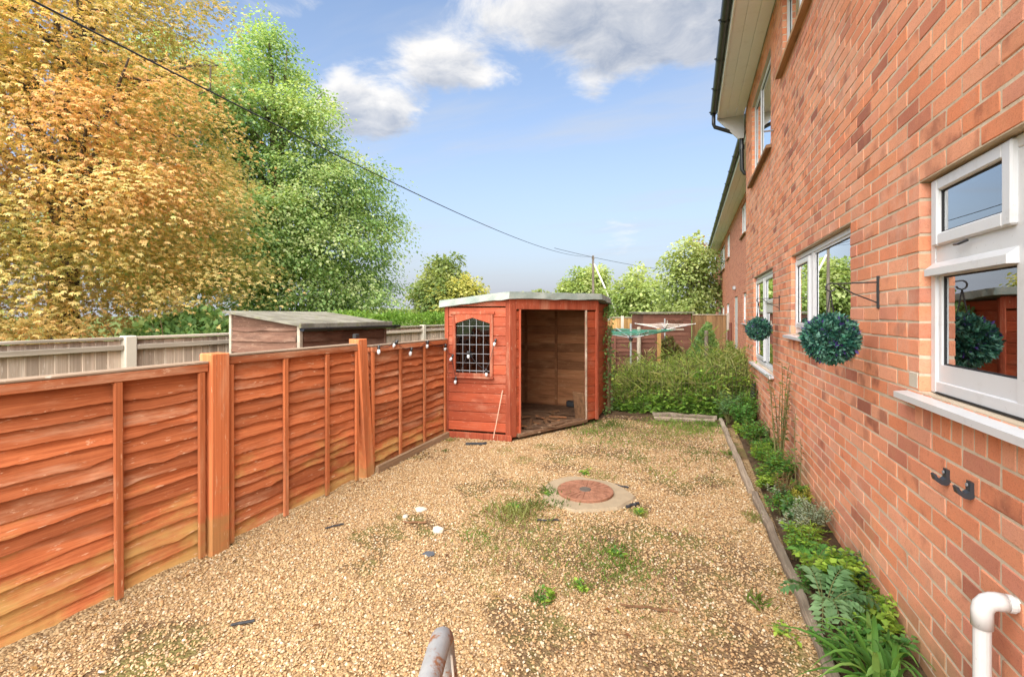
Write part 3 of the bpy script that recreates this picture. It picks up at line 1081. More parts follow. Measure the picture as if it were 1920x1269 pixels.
MB().tube([(XT - .06, 22.6, .92), (XT - .06, 20.7, .90), (XT - .06, 20.6, .86), (XT - .06, 20.6, 0)], .035, 8).build('waste_pipe', 'brown_pipe', terrace)
MB().cbox(XT - .10, XT - .002, 17.9, 18.1, 2.42, 2.55, .02).build('porch_light', 'grey_pole', terrace)


# ------------------------------------------------------------------ fences
def lap_board(y0, y1, z0, h, seed, X=0.0, thick=.014, tilt=.024, wav=.0058, n=56):
    """one rough-edged overlapping board, along Y, its face towards +X"""
    rr = random.Random(seed)
    ph = [rr.uniform(0, 6.28) for _ in range(5)]
    bow = rr.uniform(-.004, .007)
    sag = rr.uniform(-.010, .010)
    vs, fs = [], []
    for k in range(n + 1):
        t = k / n
        y = y0 + (y1 - y0) * t
        e = wav * (math.sin(t * 5 + ph[0]) + .7 * math.sin(t * 11 + ph[1]) + .45 * math.sin(t * 23 + ph[2]))
        kn = .012 * math.exp(-((t - ph[3] / 6.28) / .035) ** 2) * (1 if ph[4] > 2 else 0)
        zb = z0 + e + sag * math.sin(t * math.pi) - kn + rr.uniform(-.0022, .0022)
        out = bow * math.sin(t * math.pi * 2 + ph[2]) + .003 * math.sin(t * 17 + ph[4])
        zt = z0 + h
        vs += [(X + tilt + out + thick * .5, y, zb), (X + out * .3, y, zt), (X - thick + out * .3, y, zt), (X + tilt + out - thick * .7, y, zb + .002)]
    for k in range(n):
        a = k * 4
        for i in range(4):
            j = (i + 1) % 4
            fs.append((a + i, a + j, a + 4 + j, a + 4 + i))
    fs += [(0, 3, 2, 1), (n * 4, n * 4 + 1, n * 4 + 2, n * 4 + 3)]
    return MB().add(vs, fs)


def lap_panel(label, y0, y1, ztop, battens, seed, X=XF, stain='fence_stain', zbot=.035, nb=14, lean=0.0, group='stained lap fence panels'):
    t = thing('lap_fence', label, 'fence', (X, (y0 + y1) / 2, 0), group)
    t.location = (0, 0, 0)
    rr = random.Random(seed)
    st = (ztop - .07 - zbot) / nb
    z = zbot
    for k in range(nb):
        h = st * rr.uniform(.82, 1.2)
        if k == nb - 1:
            h = max(.03, ztop - .06 - z)
        b = lap_board(y0, y1, z, h + .03, seed * 100 + k, X + .004)
        fix_normals(b.build('board', stain, t))
        z = z + h
        if z > ztop - .075:
            break
    for yb in battens:
        j = rr.uniform(-.006, .006)
        MB().cbox(X + .040, X + .062, yb - .019, yb + .019, zbot - .02, ztop - .052, .003,
                  Matrix.Translation((0, yb, 0)) @ Matrix.Rotation(rr.uniform(-.006, .006), 4, 'X') @ Matrix.Translation((0, -yb, 0))).build('batten', stain.replace('fence_stain', 'post_stain'), t)
    MB().cbox(X + .036, X + .064, y0, y1, ztop - .05, ztop - .002, .003).build('top_rail', stain, t)
    MB().cbox(X - .030, X + .028, y0, y1, ztop - .05, ztop - .004, .003).build('top_rail', stain, t)
    MB().cbox(X - .035, X + .064, y0 - .003, y1 + .003, ztop, ztop + .014, .003).build('capping', 'cap_timber', t)
    return t


lap_panel('nearest stained lap fence panel, cut off by the left edge of the picture', .50, 2.055, 1.225, [.53, 1.57, 2.02], 11)
lap_panel('middle stained lap fence panel between the two chunky posts', 2.20, 3.51, 1.255, [2.22, 2.67, 3.10, 3.47], 12)
lap_panel('far stained lap fence panel running into the orange corner shed', 3.68, 5.16, 1.225, [3.70, 4.16, 4.64, 5.12], 13)


def post(label, x, y, w, h, lean=0.0, top_notch=False, name='fence_post', m_='post_stain', group='stained fence posts', d=.10):
    p = MB()
    n = 6
    sh = Matrix(((1, 0, 0, x), (0, 1, lean, y), (0, 0, 1, 0), (0, 0, 0, 1)))
    p.cbox(-d / 2, d / 2, -w / 2, w / 2, -.05, h, .006, sh)
    o = p.build(name, m_)
    tag(o, label, 'post', group)
    return o


post('chunky stained post nearer the camera, between the two nearest fence panels', XF + .025, 2.125, .125, 1.285, 0.0, d=.115)
post('leaning stained post between the middle and far fence panels', XF + .02, 3.635, .12, 1.31, -.085, d=.115)
o = MB().cbox(XF - .02, XF + .02, 3.495, 3.545, 1.311, 1.355, .004).build('post_bracket', 'black_plastic')
tag(o, 'small black bracket standing on top of the leaning stained post', 'bracket')
o = MB().cbox(XF + .066, XF + .10, 3.72, 5.14, .0, .075, .006).build('gravel_board', 'gravel_board_timber')
tag(o, 'weathered timber gravel board at the foot of the far fence panel', 'board')

# back fence of vertical boards with concrete posts
XB = -5.25
ys = [1.14, 2.97, 4.80, 6.64, 8.47, 10.30]
names = ['grey vertical board fence panel at the far left behind the stained fence', 'grey vertical board fence panel ending against the brown shed',
         'grey vertical board fence panel hidden behind the brown shed', 'grey vertical board fence panel between brown shed and second concrete post',
         'grey vertical board fence panel disappearing behind the orange shed']
bcache = {}
rr = random.Random(8)
for k in range(5):
    y0, y1 = ys[k] + .06, ys[k + 1] - .06
    t = thing('back_fence_panel', names[k], 'fence', (0, 0, 0), 'grey vertical board fence panels')
    nb = 17
    st = (y1 - y0) / nb
    for i in range(nb):
        if 'b' not in bcache:
            me = MB().cbox(-.012, .0, -st / 2 - .008, st / 2 + .008, -.60, .62, .003).mesh('board')
            me.materials.append(MATS['grey_fence'])
            bcache['b'] = me
        o = bpy.data.objects.new('board', bcache['b'])
        COL.objects.link(o)
        o.parent = t
        o.location = (XB - .010 + rr.uniform(-.001, .001), y0 + st * (i + .5), .66)
        o.rotation_euler = (rr.uniform(-.006, .006), 0, .09)
    MB().cbox(XB + .008, XB + .045, y0, y1, 1.185, 1.235, .004).build('rail', 'grey_rail', t)
    MB().cbox(XB + .008, XB + .045, y0, y1, .50, .56, .004).build('rail', 'grey_rail', t)
    MB().cbox(XB - .035, XB + .035, y0, y1, 1.287, 1.315, .004).build('capping', 'grey_rail', t)
pl = ['first concrete fence post from the left, behind the stained fence', None, None, 'slim concrete fence post just left of the orange shed', None]
for k, lb in zip(range(1, 6), ['pale concrete fence post left of the brown shed', 'pale concrete fence post hidden by the brown shed near its front',
                               'pale concrete fence post hidden by the brown shed near its back', 'pale concrete fence post between brown shed and orange shed',
                               'pale concrete fence post hidden behind the orange shed']):
    if k in (2, 3, 5):
        continue
    o = MB().cbox(XB - .05, XB + .055, ys[k] - .055, ys[k] + .055, -.03, 1.325, .01).build('concrete_post', 'concrete_post')
    tag(o, lb, 'post', 'concrete fence posts')

# ------------------------------------------------------------------ brown store behind the fence
SX0, SX1, SY0, SY1 = -4.86, -3.86, 3.80, 5.24
store = thing('brown_shed', 'low dark brown boarded shed with mossy felt roof behind the stained fence', 'shed', (0, 0, 0))
zl, zr = 1.555, 1.425


def zroof(x):
    return zl + (zr - zl) * (x - SX0) / (SX1 - SX0)


for k in range(12):
    z0 = .02 + k * .122
    h = .135
    # end wall facing the yard
    top = min(z0 + h, zroof(SX1) - .02)
    if top - z0 > .03:
        b = lap_board(0, SX1 - SX0 - .05, 0, top - z0, 700 + k, 0, .012, .016, .004, 12)
        o = b.build('board', 'brown_board', store)
        fix_normals(o)
        o.matrix_local = Matrix.Translation((SX0 + .02, SY0 - .006, z0)) @ Matrix.Rotation(R(-90), 4, 'Z')
    b = lap_board(SY0 + .03, SY1, z0, top - z0, 740 + k, SX1 + .006, .012, .016, .004, 14)
    if top - z0 > .03:
        fix_normals(b.build('board', 'brown_board', store))
# top wedge board under the roof slope
MB().add([(SX0, SY0 - .012, zr - .05), (SX1, SY0 - .012, zr - .05), (SX1, SY0 - .012, zr - .005), (SX0, SY0 - .012, zl - .01),
          (SX0, SY0 + .01, zr - .05), (SX1, SY0 + .01, zr - .05), (SX1, SY0 + .01, zr - .005), (SX0, SY0 + .01, zl - .01)],
         [(0, 1, 2, 3), (7, 6, 5, 4), (0, 4, 5, 1), (1, 5, 6, 2), (2, 6, 7, 3), (3, 7, 4, 0)]).build('gable_board', 'brown_board', store)
MB().box(SX0 + .005, SX1 - .03, SY0 + .03, SY1 - .01, 0, 1.40).build('carcass', 'brown_board', store)
MB().cbox(SX1 - .012, SX1 + .030, SY0 - .032, SY0 + .012, 0, zr - .01, .004).build('corner_trim', 'grey_rail', store)
MB().cbox(SX0 - .016, SX0 + .018, SY0 - .030, SY0 + .02, 0, zl - .015, .004).build('corner_trim', 'grey_rail', store)
MB().cbox(SX1 - .01, SX1 + .03, SY1 - .01, SY1 + .03, 0, zr - .01, .004).build('corner_trim', 'brown_board', store)
rfm = MB()
P = [(SX0 - .06, SY0 - .07), (SX1 + .07, SY0 - .07), (SX1 + .07, SY1 + .08), (SX0 - .06, SY1 + .08)]
rfm.prism(P, lambda p: zroof(p[0]) - .004, lambda p: zroof(p[0]) + .018)
rfm.cbox(SX1 + .06, SX1 + .085, SY0 - .075, SY1 + .085, zr - .035, zr + .022, .006)
rfm.build('felt_roof', 'felt_mossy', store)
gt = gutter(store, SX1 + .13, SY0 - .10, SY1 + .16, zr - .03, .038, .6)
"""brackets are part of the gutter"""
# ------------------------------------------------------------------ orange corner shed
A0, A1, B1, C1, C2 = (-2.875, 5.20), (-2.03, 5.29), (-1.25, 6.68), (-1.25, 7.50), (-2.875, 7.50)
shed = thing('corner_shed', 'orange red corner shed with open doorway and leaded window at the end of the fence', 'shed', (0, 0, 0))
srand = random.Random(21)


def boards(p, q, z0, z1, m_, holes=(), step=.125, thick=.014, name='board', out=1, gap=.0, joint=.0015, ch=.006):
    """shiplap boards on the right-hand side of the line p to q (outside), cut round holes (u0,u1,z0,z1)"""
    M, L = frame_of((p[0], p[1], 0), (q[0], q[1], 0))
    z = z0
    while z < z1 - .02:
        zt = min(z + step, z1)
        zc_ = (z + zt) / 2
        segs = [(gap, L - gap)]
        for h in holes:
            if h[2] < zc_ < h[3]:
                ns = []
                for a, b in segs:
                    if h[0] - a > .02:
                        ns.append((a, min(b, h[0])))
                    if b - h[1] > .02:
                        ns.append((max(a, h[1]), b))
                segs = ns
        for a, b in segs:
            j = srand.uniform(-.0015, .0015)
            MB().cbox(a, b, -thick + j, .0, z + joint, zt - joint, ch, M).build(name, m_, shed)
        z = zt
    return M, L


# window wall
ZA = 1.66
MA, LA = boards(A0, A1, .09, 1.64, 'shed_red', [(.10, .62, .78, 1.55)], .118)
# the cap on the window wall's slope
MB().add([(0, -.014, 1.641), (LA, -.014, 1.641), (LA, -.014, 1.74), (0, -.014, 1.645), (0, 0, 1.641), (LA, 0, 1.641), (LA, 0, 1.74), (0, 0, 1.645)],
         [(0, 1, 2, 3), (7, 6, 5, 4), (0, 4, 5, 1), (1, 5, 6, 2), (2, 6, 7, 3), (3, 7, 4, 0)], MA).build('gable_board', 'shed_red', shed)
# doorway wall
MBm, LB = boards(A1, B1, .05, 1.60, 'shed_red', [(.135, 1.34, 0, 1.62)], .118)
boards(B1, C1, .05, 1.70, 'shed_red', [], .118)
# back walls: bare boards seen from inside through the doorway
boards(C1, C2, .05, 1.72, 'shed_raw', [], .145, joint=.0, ch=.004)
boards(C2, A0, .05, 1.62, 'shed_raw', [], .145, joint=.0, ch=.004)
for (p, q, zz_) in ((C1, C2, 1.74), (C2, A0, 1.66)):
    M, L = frame_of((p[0], p[1], 0), (q[0], q[1], 0))
    MB().box(-.01, L + .01, -.022, -.016, .02, zz_, M).build('backing', 'shed_raw', shed)
for (p, q, us) in ((C1, C2, (.25, .82, 1.35)), (C2, A0, (.5, 1.2, 1.9))):
    M, L = frame_of((p[0], p[1], 0), (q[0], q[1], 0))
    for u in us:
        MB().cbox(u - .02, u + .02, .001, .035, .04, 1.6, .003, M).build('stud', 'shed_raw', shed)
    MB().cbox(.03, L - .03, .001, .036, 1.601, 1.645, .003, M).build('stud', 'shed_raw', shed)
# posts, header and trims of the doorway
MB().cbox(-.045, .06, -.030, -.0145, .04, 1.735, .004, MBm).build('corner_trim', 'shed_trim', shed)
MB().cbox(LA - .062, LA + .008, -.031, -.0145, .04, 1.735, .004, MA).build('corner_trim', 'shed_trim', shed)
MB().cbox(-.006, .038, -.030, -.0145, .06, 1.66, .004, MA).build('corner_trim', 'shed_trim', shed)
MB().cbox(.061, LB - .03, -.030, .0, 1.602, 1.735, .004, MBm).build('header', 'shed_trim', shed)
MB().cbox(.115, .1345, -.034, -.005, .04, 1.60, .004, MBm).build('door_jamb', 'shed_trim', shed)
MB().cbox(1.3405, 1.362, -.036, -.005, .04, 1.60, .004, MBm).build('door_jamb', 'cap_timber', shed)
MB().cbox(LB - .04, LB + .012, -.032, -.0145, .04, 1.735, .004, MBm).build('corner_trim', 'shed_trim', shed)
Mc, Lc = frame_of((B1[0], B1[1], 0), (C1[0], C1[1], 0))
MB().cbox(.0, .05, -.032, -.0145, .03, 1.72, .004, Mc).build('corner_trim', 'shed_trim', shed)
MB().cbox(Lc - .05, Lc, -.032, -.0145, .03, 1.72, .004, Mc).build('corner_trim', 'shed_trim', shed)
MB().cbox(.08, 1.36, -.05, .10, .03, .075, .006, MBm).build('threshold', 'shed_floor', shed)
# loose skirting board at the foot of the window wall
MB().cbox(.0, LA + .02, -.060, -.020, .0, .075, .005, MA).build('skirting', 'shed_trim', shed)
# floor boards
fl = [A0, A1, B1, C1, C2]
ins = [(-2.84, 5.26), (-2.05, 5.34), (-1.30, 6.70), (-1.30, 7.45), (-2.84, 7.45)]
MB().prism(ins, .02, .045).build('floor', 'shed_floor', shed)
# leaded window
wn = bpy.data.objects.new('window', None)
COL.objects.link(wn)
wn.parent = shed
u0, u1, v0, v1, vp = .135, .585, .81, 1.43, 1.50
um = (u0 + u1) / 2


def arch(t):
    """window head: pointed"""
    return v1 + (vp - v1) * (1 - abs(2 * t - 1))


MB().add([(u0, -.004, v0), (u1, -.004, v0), (u1, -.004, v1), (um, -.004, vp), (u0, -.004, v1), (u0, -.001, v0), (u1, -.001, v0), (u1, -.001, v1), (um, -.001, vp), (u0, -.001, v1)],
         [(0, 1, 2, 3, 4), (9, 8, 7, 6, 5)] + [(i, (i + 1) % 5, 5 + (i + 1) % 5, 5 + i) for i in range(5)], MA).build('pane', 'old_glass', wn)
f_ = .04
MB().cbox(u0 - f_, u0, -.034, -.002, v0 - f_, vp + .04, .004, MA).build('frame', 'shed_trim', wn)
MB().cbox(u1, u1 + f_, -.034, -.002, v0 - f_, vp + .04, .004, MA).build('frame', 'shed_trim', wn)
MB().cbox(u0, u1, -.036, -.002, v0 - f_, v0, .004, MA).build('frame', 'shed_trim', wn)
MB().add([(u0, -.032, v1), (um, -.032, vp), (u1, -.032, v1), (u1, -.032, vp + .04), (u0, -.032, vp + .04), (u0, -.003, v1), (um, -.003, vp), (u1, -.003, v1), (u1, -.003, vp + .04), (u0, -.003, vp + .04)],
         [(0, 1, 2, 3, 4), (9, 8, 7, 6, 5)] + [(i, (i + 1) % 5, 5 + (i + 1) % 5, 5 + i) for i in range(5)], MA).build('frame_head', 'shed_trim', wn)
MB().cbox(u0 - .075, u1 + .06, -.040, -.0145, vp + .041, vp + .075, .004, MA).build('frame_head', 'shed_trim', wn)
MB().cbox(u0 - .05, u1 + .05, -.060, -.0145, v0 - .062, v0 - .041, .004, MA).build('sill', 'shed_trim', wn)
for k in range(1, 5):
    t = k / 5
    MB().box(u0 + (u1 - u0) * t - .002, u0 + (u1 - u0) * t + .002, -.009, -.0045, v0, arch(t), MA).build('lead_bar', 'lead', wn)
for k in range(1, 6):
    z = v0 + (v1 - v0) * k / 5.4 + .01
    MB().box(u0, u1, -.0085, -.0042, z - .002, z + .002, MA).build('lead_bar', 'lead', wn)
MB().box(u0, u1, -.0085, -.0042, v0 + .025, v0 + .033, MA).build('lead_bar', 'lead', wn)
# felt roof with drooping edge
pts = [(-2.93, 5.12), (-2.02, 5.21), (-1.175, 6.66), (-1.175, 7.58), (-2.93, 7.58)]


def ztop(p):
    return {0: 1.715, 1: 1.815, 2: 1.835, 3: 1.80, 4: 1.70}[min(range(5), key=lambda i: (pts[i][0] - p[0]) ** 2 + (pts[i][1] - p[1]) ** 2)]


fr_ = MB()
n_ = 5
cx_, cy_ = -2.1, 6.5
rim, low_ = [], []
rng_ = random.Random(3)
sub = 9
for i in range(5):
    a, b = pts[i], pts[(i + 1) % 5]
    za, zb = ztop(a), ztop(b)
    for k in range(sub):
        t = k / sub
        x, y = a[0] + (b[0] - a[0]) * t, a[1] + (b[1] - a[1]) * t
        z = za + (zb - za) * t + (rng_.uniform(-.004, .004) if k else 0)
        rim.append((x, y, z))
        ox, oy = (x - cx_), (y - cy_)
        dl = math.hypot(ox, oy)
        w_ = rng_.uniform(-.006, .010)
        low_.append((x + ox / dl * (.012 + w_), y + oy / dl * (.012 + w_), z - .088 + rng_.uniform(-.008, .008)))
m_ = len(rim)
inner_ = [(p[0] - (p[0] - cx_) * .03, p[1] - (p[1] - cy_) * .03, p[2] - .09) for p in rim]
vs = rim + low_ + inner_ + [(cx_, cy_, 1.86), (cx_, cy_, 1.74)]
fs = []
for i in range(m_):
    j = (i + 1) % m_
    fs += [(i, j, 3 * m_), (j, i, m_ + i, m_ + j), (m_ + j, m_ + i, 2 * m_ + i, 2 * m_ + j), (2 * m_ + j, 2 * m_ + i, 3 * m_ + 1)]
fix_normals(MB().add(vs, fs).build('felt_roof', 'felt_green', shed, smooth=False))
# things on and in the shed
o = MB().tube([(-2.20, 5.135, .05), (-2.17, 5.17, .25), (-2.115, 5.225, .62)], .007, 6).build('thin_stick', 'pole_wood')
simple('bare_stick', (.52, .33, .24), .8, .2, var=.2, scale=30)
o.data.materials[0] = MATS['bare_stick']
tag(o, 'thin bare stick leaning against the window wall of the orange shed', 'stick')
o = MB().cbox(-1.86, -1.60, 7.33, 7.42, .05, .145, .012).build('black_crate', 'black_plastic')
tag(o, 'small black box on the shed floor against the back wall', 'box')
o = MB().cbox(0, .02, -.10, .10, 0, .40, .006, Matrix.Translation((-1.44, 6.50, .046)) @ Matrix.Rotation(R(62), 4, 'Z') @ Matrix.Rotation(R(-9), 4, 'Y')).build('leaning_board', 'debris_brown')
tag(o, 'dark grey board leaning inside the right side of the shed doorway', 'board')
rr = random.Random(5)
for k in range(26):
    t = rr.uniform(.12, .85)
    x = -2.03 + .78 * t + rr.uniform(-.45, .05)
    y = 5.29 + 1.39 * t + rr.uniform(.05, .75)
    if x < -2.75 or y > 7.3:
        continue
    L = rr.uniform(.06, .34)
    o = MB().cbox(-L / 2, L / 2, -rr.uniform(.008, .035), rr.uniform(.008, .03), 0, rr.uniform(.006, .02), .003,
                  Matrix.Translation((x, y, .047 + rr.uniform(0, .03))) @ Matrix.Rotation(rr.uniform(0, 3.1), 4, 'Z') @ Matrix.Rotation(rr.uniform(-.12, .12), 4, 'Y')).build('broken_board', rr.choice(['debris_brown', 'shed_floor', 'debris_brown', 'shed_raw']))
    tag(o, 'broken piece of rotten board lying on the shed floor', 'debris', 'broken boards littering the shed floor')
for (x, y, a, L) in ((-1.72, 5.93, 1.0, .55), (-1.80, 5.72, .75, .42), (-1.62, 6.05, 1.25, .5)):
    o = MB().cbox(-L / 2, L / 2, -.035, .035, 0, .02, .004, Matrix.Translation((x, y, .077)) @ Matrix.Rotation(a, 4, 'Z') @ Matrix.Rotation(.04, 4, 'Y')).build('broken_board', 'shed_floor')
    tag(o, 'rotten plank lying along the threshold of the shed doorway', 'debris', 'rotten planks across the shed threshold')

# ------------------------------------------------------------------ string lights along the fence and the shed
sl = thing('string_lights', 'string of small clear festoon bulbs hung along fence top and shed window', 'lights', (0, 0, 0))
bul = [(-2.825, 3.76, 1.195), (-2.825, 4.03, 1.235), (-2.825, 4.32, 1.135), (-2.825, 4.66, 1.195), (-2.835, 5.10, 1.13),
       (-2.78, 5.165, 1.00), (-2.72, 5.155, .72), (-2.56, 5.185, 1.04), (-2.31, 5.175, .83), (-2.21, 5.21, 1.20)]
wire = []
for a, b in zip(bul[:-1], bul[1:]):
    for k in range(7):
        t = k / 7
        p = Vector(a).lerp(Vector(b), t)
        wire.append((p.x, p.y - .0, p.z + .045 - .05 * math.sin(t * math.pi)))
wire.append((bul[-1][0], bul[-1][1], bul[-1][2] + .045))
MB().tube(wire, .0028, 5).build('wire', 'black_plastic', sl)
for k, (x, y, z) in enumerate(bul):
    tl = Matrix.Translation((x, y, z)) @ Matrix.Rotation(rr.uniform(-.7, .7), 4, 'X') @ Matrix.Rotation(rr.uniform(-.5, .5), 4, 'Y')
    cp = MB().tube([(0, 0, .045), (0, 0, .04), (0, 0, .0)], [.009, .015, .015], 10)
    cp.v = [tuple(tl @ Vector(v)) for v in cp.v]
    b_ = cp.build('lamp_holder', 'black_plastic', sl, smooth=True)
    gb = MB().tube([(0, 0, 0), (0, 0, -.012), (0, 0, -.03), (0, 0, -.044), (0, 0, -.05)], [.012, .017, .018, .012, .003], 10)
    gb.v = [tuple(tl @ Vector(v)) for v in gb.v]
    gb.build('bulb', 'bulb_glass', sl, smooth=True)

# ------------------------------------------------------------------ manhole
MX, MY = -.83, 3.93
ring = MB()
n = 40
rr = random.Random(2)
top, bot = [], []
for k in range(n):
    a = 2 * math.pi * k / n
    r_ = .365 + .022 * math.sin(3 * a + 1) + .014 * math.sin(7 * a) + rr.uniform(-.014, .010)
    top.append((MX + r_ * math.cos(a), MY + r_ * math.sin(a), .020))
    bot.append((MX + (r_ + .03) * math.cos(a), MY + (r_ + .03) * math.sin(a), -.01))
ring.add(top + bot, [tuple(range(n))] + [(i, n + i, n + (i + 1) % n, (i + 1) % n) for i in range(n)])
man = thing('manhole', 'round rusty iron manhole cover set in a pale concrete collar', 'manhole', (0, 0, 0))
ring.build('concrete_collar', 'sandy_concrete', man)
cv = MB()
rc = .237
for z0, z1, r0, r1 in ((.0205, .0385, rc, rc), (.0385, .0425, rc, rc - .006)):
    vs = [(MX + r0 * math.cos(2 * math.pi * k / 48), MY + r0 * math.sin(2 * math.pi * k / 48), z0) for k in range(48)]
    vs += [(MX + r1 * math.cos(2 * math.pi * k / 48), MY + r1 * math.sin(2 * math.pi * k / 48), z1) for k in range(48)]
    cv.add(vs, [(i, (i + 1) % 48, 48 + (i + 1) % 48, 48 + i) for i in range(48)] + ([tuple(range(48, 96))] if z1 > .04 else []))
cover = cv.build('iron_cover', 'rust_iron', man)
rib = MB()
for k in range(24):
    a = 2 * math.pi * k / 24 + .1
    r0 = .06 if k % 2 == 0 else .12
    Mr = Matrix.Translation((MX, MY, .0426)) @ Matrix.Rotation(a, 4, 'Z')
    MB().cbox(r0, .215, -.005, .005, 0, .0045, .002, Mr).build('rib', 'rust_iron', cover)
rg = MB().add([(MX + r_ * math.cos(2 * math.pi * k / 32), MY + r_ * math.sin(2 * math.pi * k / 32), z_) for (r_, z_) in ((.050, .0427), (.047, .0475)) for k in range(32)],
              [(i, (i + 1) % 32, 32 + (i + 1) % 32, 32 + i) for i in range(32)] + [tuple(range(32, 64))])
rg.build('boss', 'steel_lintel', cover)

# ------------------------------------------------------------------ hanging brackets, hooks, pipe
def bracket(label, y, z, arm=.225):
    t = thing('hanging_bracket', label, 'bracket', (0, 0, 0), 'black iron hanging brackets')
    MB().cbox(XW - .008, XW - .0005, y - .011, y + .011, z - .125, z + .045, .002).build('back_plate', 'black_iron', t)
    pts = [(XW - .006, y, z + .012)]
    pts += [(XW - arm + .03, y, z + .008)]
    cxh, czh = XW - arm + .012, z - .010
    for k in range(9):
        a = R(70 + 34 * k)
        pts.append((cxh + .022 * math.cos(a), y, czh + .022 * math.sin(a)))
    MB().tube(pts, .0042, 6).build('arm', 'black_iron', t)
    MB().tube([(XW - .006, y, z - .095), (XW - arm * .5, y, z - .045), (XW - arm + .045, y, z + .003)], .0036, 6).build('brace', 'black_iron', t)
    return (cxh - .002, y, czh - .02)


def ball(label, x, y, zc, r, zhook, seed, n=1500):
    t = thing('topiary_ball', label, 'topiary ball', (0, 0, 0), 'artificial topiary balls')
    rg_ = np.random.default_rng(seed)
    core = MB()
    rings = []
    for i in range(9):
        ph = math.pi * i / 8
        rings.append((x, y, zc + r * .86 * math.cos(ph)))
    core.tube(rings, [max(.002, r * .86 * math.sin(math.pi * i / 8)) for i in range(9)], 18)
    simple('topiary_core', (.02, .05, .035), .8) if 'topiary_core' not in MATS else None
    fix_normals(core.build('core', 'topiary_core', t, smooth=True))
    dr_ = rg_.normal(size=(n, 3))
    dr_ /= np.linalg.norm(dr_, axis=1)[:, None]
    cen = np.array((x, y, zc)) + dr_ * r * rg_.uniform(.80, .93, (n, 1))
    k = 4
    C = np.repeat(cen, k, 0) + rg_.normal(size=(n * k, 3)) * .006
    D = np.repeat(dr_, k, 0) * .75 + rg_.normal(size=(n * k, 3)) * .55
    D /= np.linalg.norm(D, axis=1)[:, None]
    N_ = rg_.normal(size=(n * k, 3))
    pal = np.array([(.020, .085, .065), (.035, .13, .095), (.05, .17, .10), (.09, .22, .16), (.015, .06, .05), (.12, .26, .20)])
    cc = pal[rg_.integers(0, len(pal), n)]
    pur = (rg_.random(n) < .07) & (rg_.random(n) < 1)
    cc[pur] = (.085, .05, .24)
    cols = np.repeat(cc, k, 0) * rg_.uniform(.8, 1.25, (n * k, 1))
    leaves('foliage', C, D, N_, rg_.uniform(.020, .034, n * k), .42, cols, 'leaf_plastic', t)
    for s in (-1, 1):
        MB().tube([(x + .0, y, zhook), (x + s * .010, y + s * .004, zhook - (zhook - zc - r) * .6), (x + s * .022, y + s * .006, zc + r * .88)], .0034, 5).build('chain', 'black_iron', t)


def leaves(name, C, D, N, L, wr, cols, m_, parent, fold=.25, curl=0.0, quad=False):
    """many leaves: base point C, direction D, rough normal N, length L, width ratio wr"""
    C, D, N = np.asarray(C, float), np.asarray(D, float), np.asarray(N, float)
    L = np.asarray(L, float).reshape(-1, 1)
    D = D / (np.linalg.norm(D, axis=1)[:, None] + 1e-9)
    Sd = np.cross(D, N)
    Sd /= (np.linalg.norm(Sd, axis=1)[:, None] + 1e-9)
    Nn = np.cross(Sd, D)
    w = L * wr * .5
    base = C
    tip = C + D * L - Nn * L * curl
    mid = C + D * L * .48
    lf = mid + Sd * w + Nn * w * fold
    rt = mid - Sd * w + Nn * w * fold
    n = len(C)
    V = np.stack([base, rt, tip, lf], 1).reshape(-1, 3)
    i = np.arange(n) * 4
    T = np.stack([np.stack([i, i + 1, i + 2], 1), np.stack([i, i + 2, i + 3], 1)], 1).reshape(-1, 3)
    cv_ = np.repeat(np.asarray(cols, float), 4, 0)
    return tri_mesh(name, V, T, cv_, m_, parent)


h1 = bracket('nearer black iron wall bracket holding the large topiary ball', 2.943, 1.690)
ball('larger green and purple artificial topiary ball hanging nearest on the brick wall', h1[0], h1[1], 1.405, .127, h1[2], 31, 1500)
h2 = bracket('farther black iron wall bracket holding the small topiary ball', 5.78, 1.705, .215)
ball('smaller artificial topiary ball hanging farther along the wall by the tall window', h2[0], h2[1], 1.378, .121, h2[2], 32, 1000)


def hook(label, y, z):
    t = thing('hose_hook', label, 'hook', (0, 0, 0), 'black wall hooks')
    # side profile in X (out of the wall) and Z, drawn as a J
    prof = [(0, .030), (-.010, .032), (-.012, -.002), (-.022, -.010), (-.034, -.005), (-.042, .010), (-.049, .007), (-.044, -.014), (-.026, -.028), (-.010, -.030), (0, -.024)]
    vs = [(XW + a, y - .014, z + b) for a, b in prof] + [(XW + a, y + .014, z + b) for a, b in prof]
    k = len(prof)
    fix_normals(MB().add(vs, [tuple(range(k)), tuple(range(k, 2 * k))[::-1]] + [(i, (i + 1) % k, k + (i + 1) % k, k + i) for i in range(k)]).build('hook_body', 'hook_plastic', t))
    MB().tube([(XW - .0135, y, z + .018), (XW - .017, y, z + .018)], .0065, 8).build('screw', 'lead', t)


hook('left black plastic hook screwed to the brick wall below the window', 2.25, .912)
hook('right black plastic hook screwed to the brick wall below the window', 2.09, .918)

# white waste pipe at the wall
wp = thing('waste_pipe', 'white plastic waste pipe with an elbow coming out of the brick wall', 'pipe', (0, 0, 0))
yp, xp, zp = 1.855, .845, .655
arc = [(xp + .035 - .035 * math.cos(a) - .0, yp, zp - .035 + .035 * math.sin(a)) for a in [R(0), R(25), R(50), R(75), R(90)]]
MB().tube([(xp, yp, 0.0), (xp, yp, zp - .07)], .0215, 16).build('pipe', 'pipe_white', wp, smooth=False)
MB().tube([(xp, yp, zp - .085)] + arc + [(xp + .055, yp, zp)], .0265, 16).build('elbow', 'pipe_white', wp, smooth=True)
MB().tube([(xp + .050, yp, zp), (XW + .03, yp, zp)], .0215, 16).build('pipe', 'pipe_white', wp)
MB().tube([(XW - .022, yp, zp), (XW - .008, yp, zp)], .026, 16).build('socket', 'pipe_white', wp)

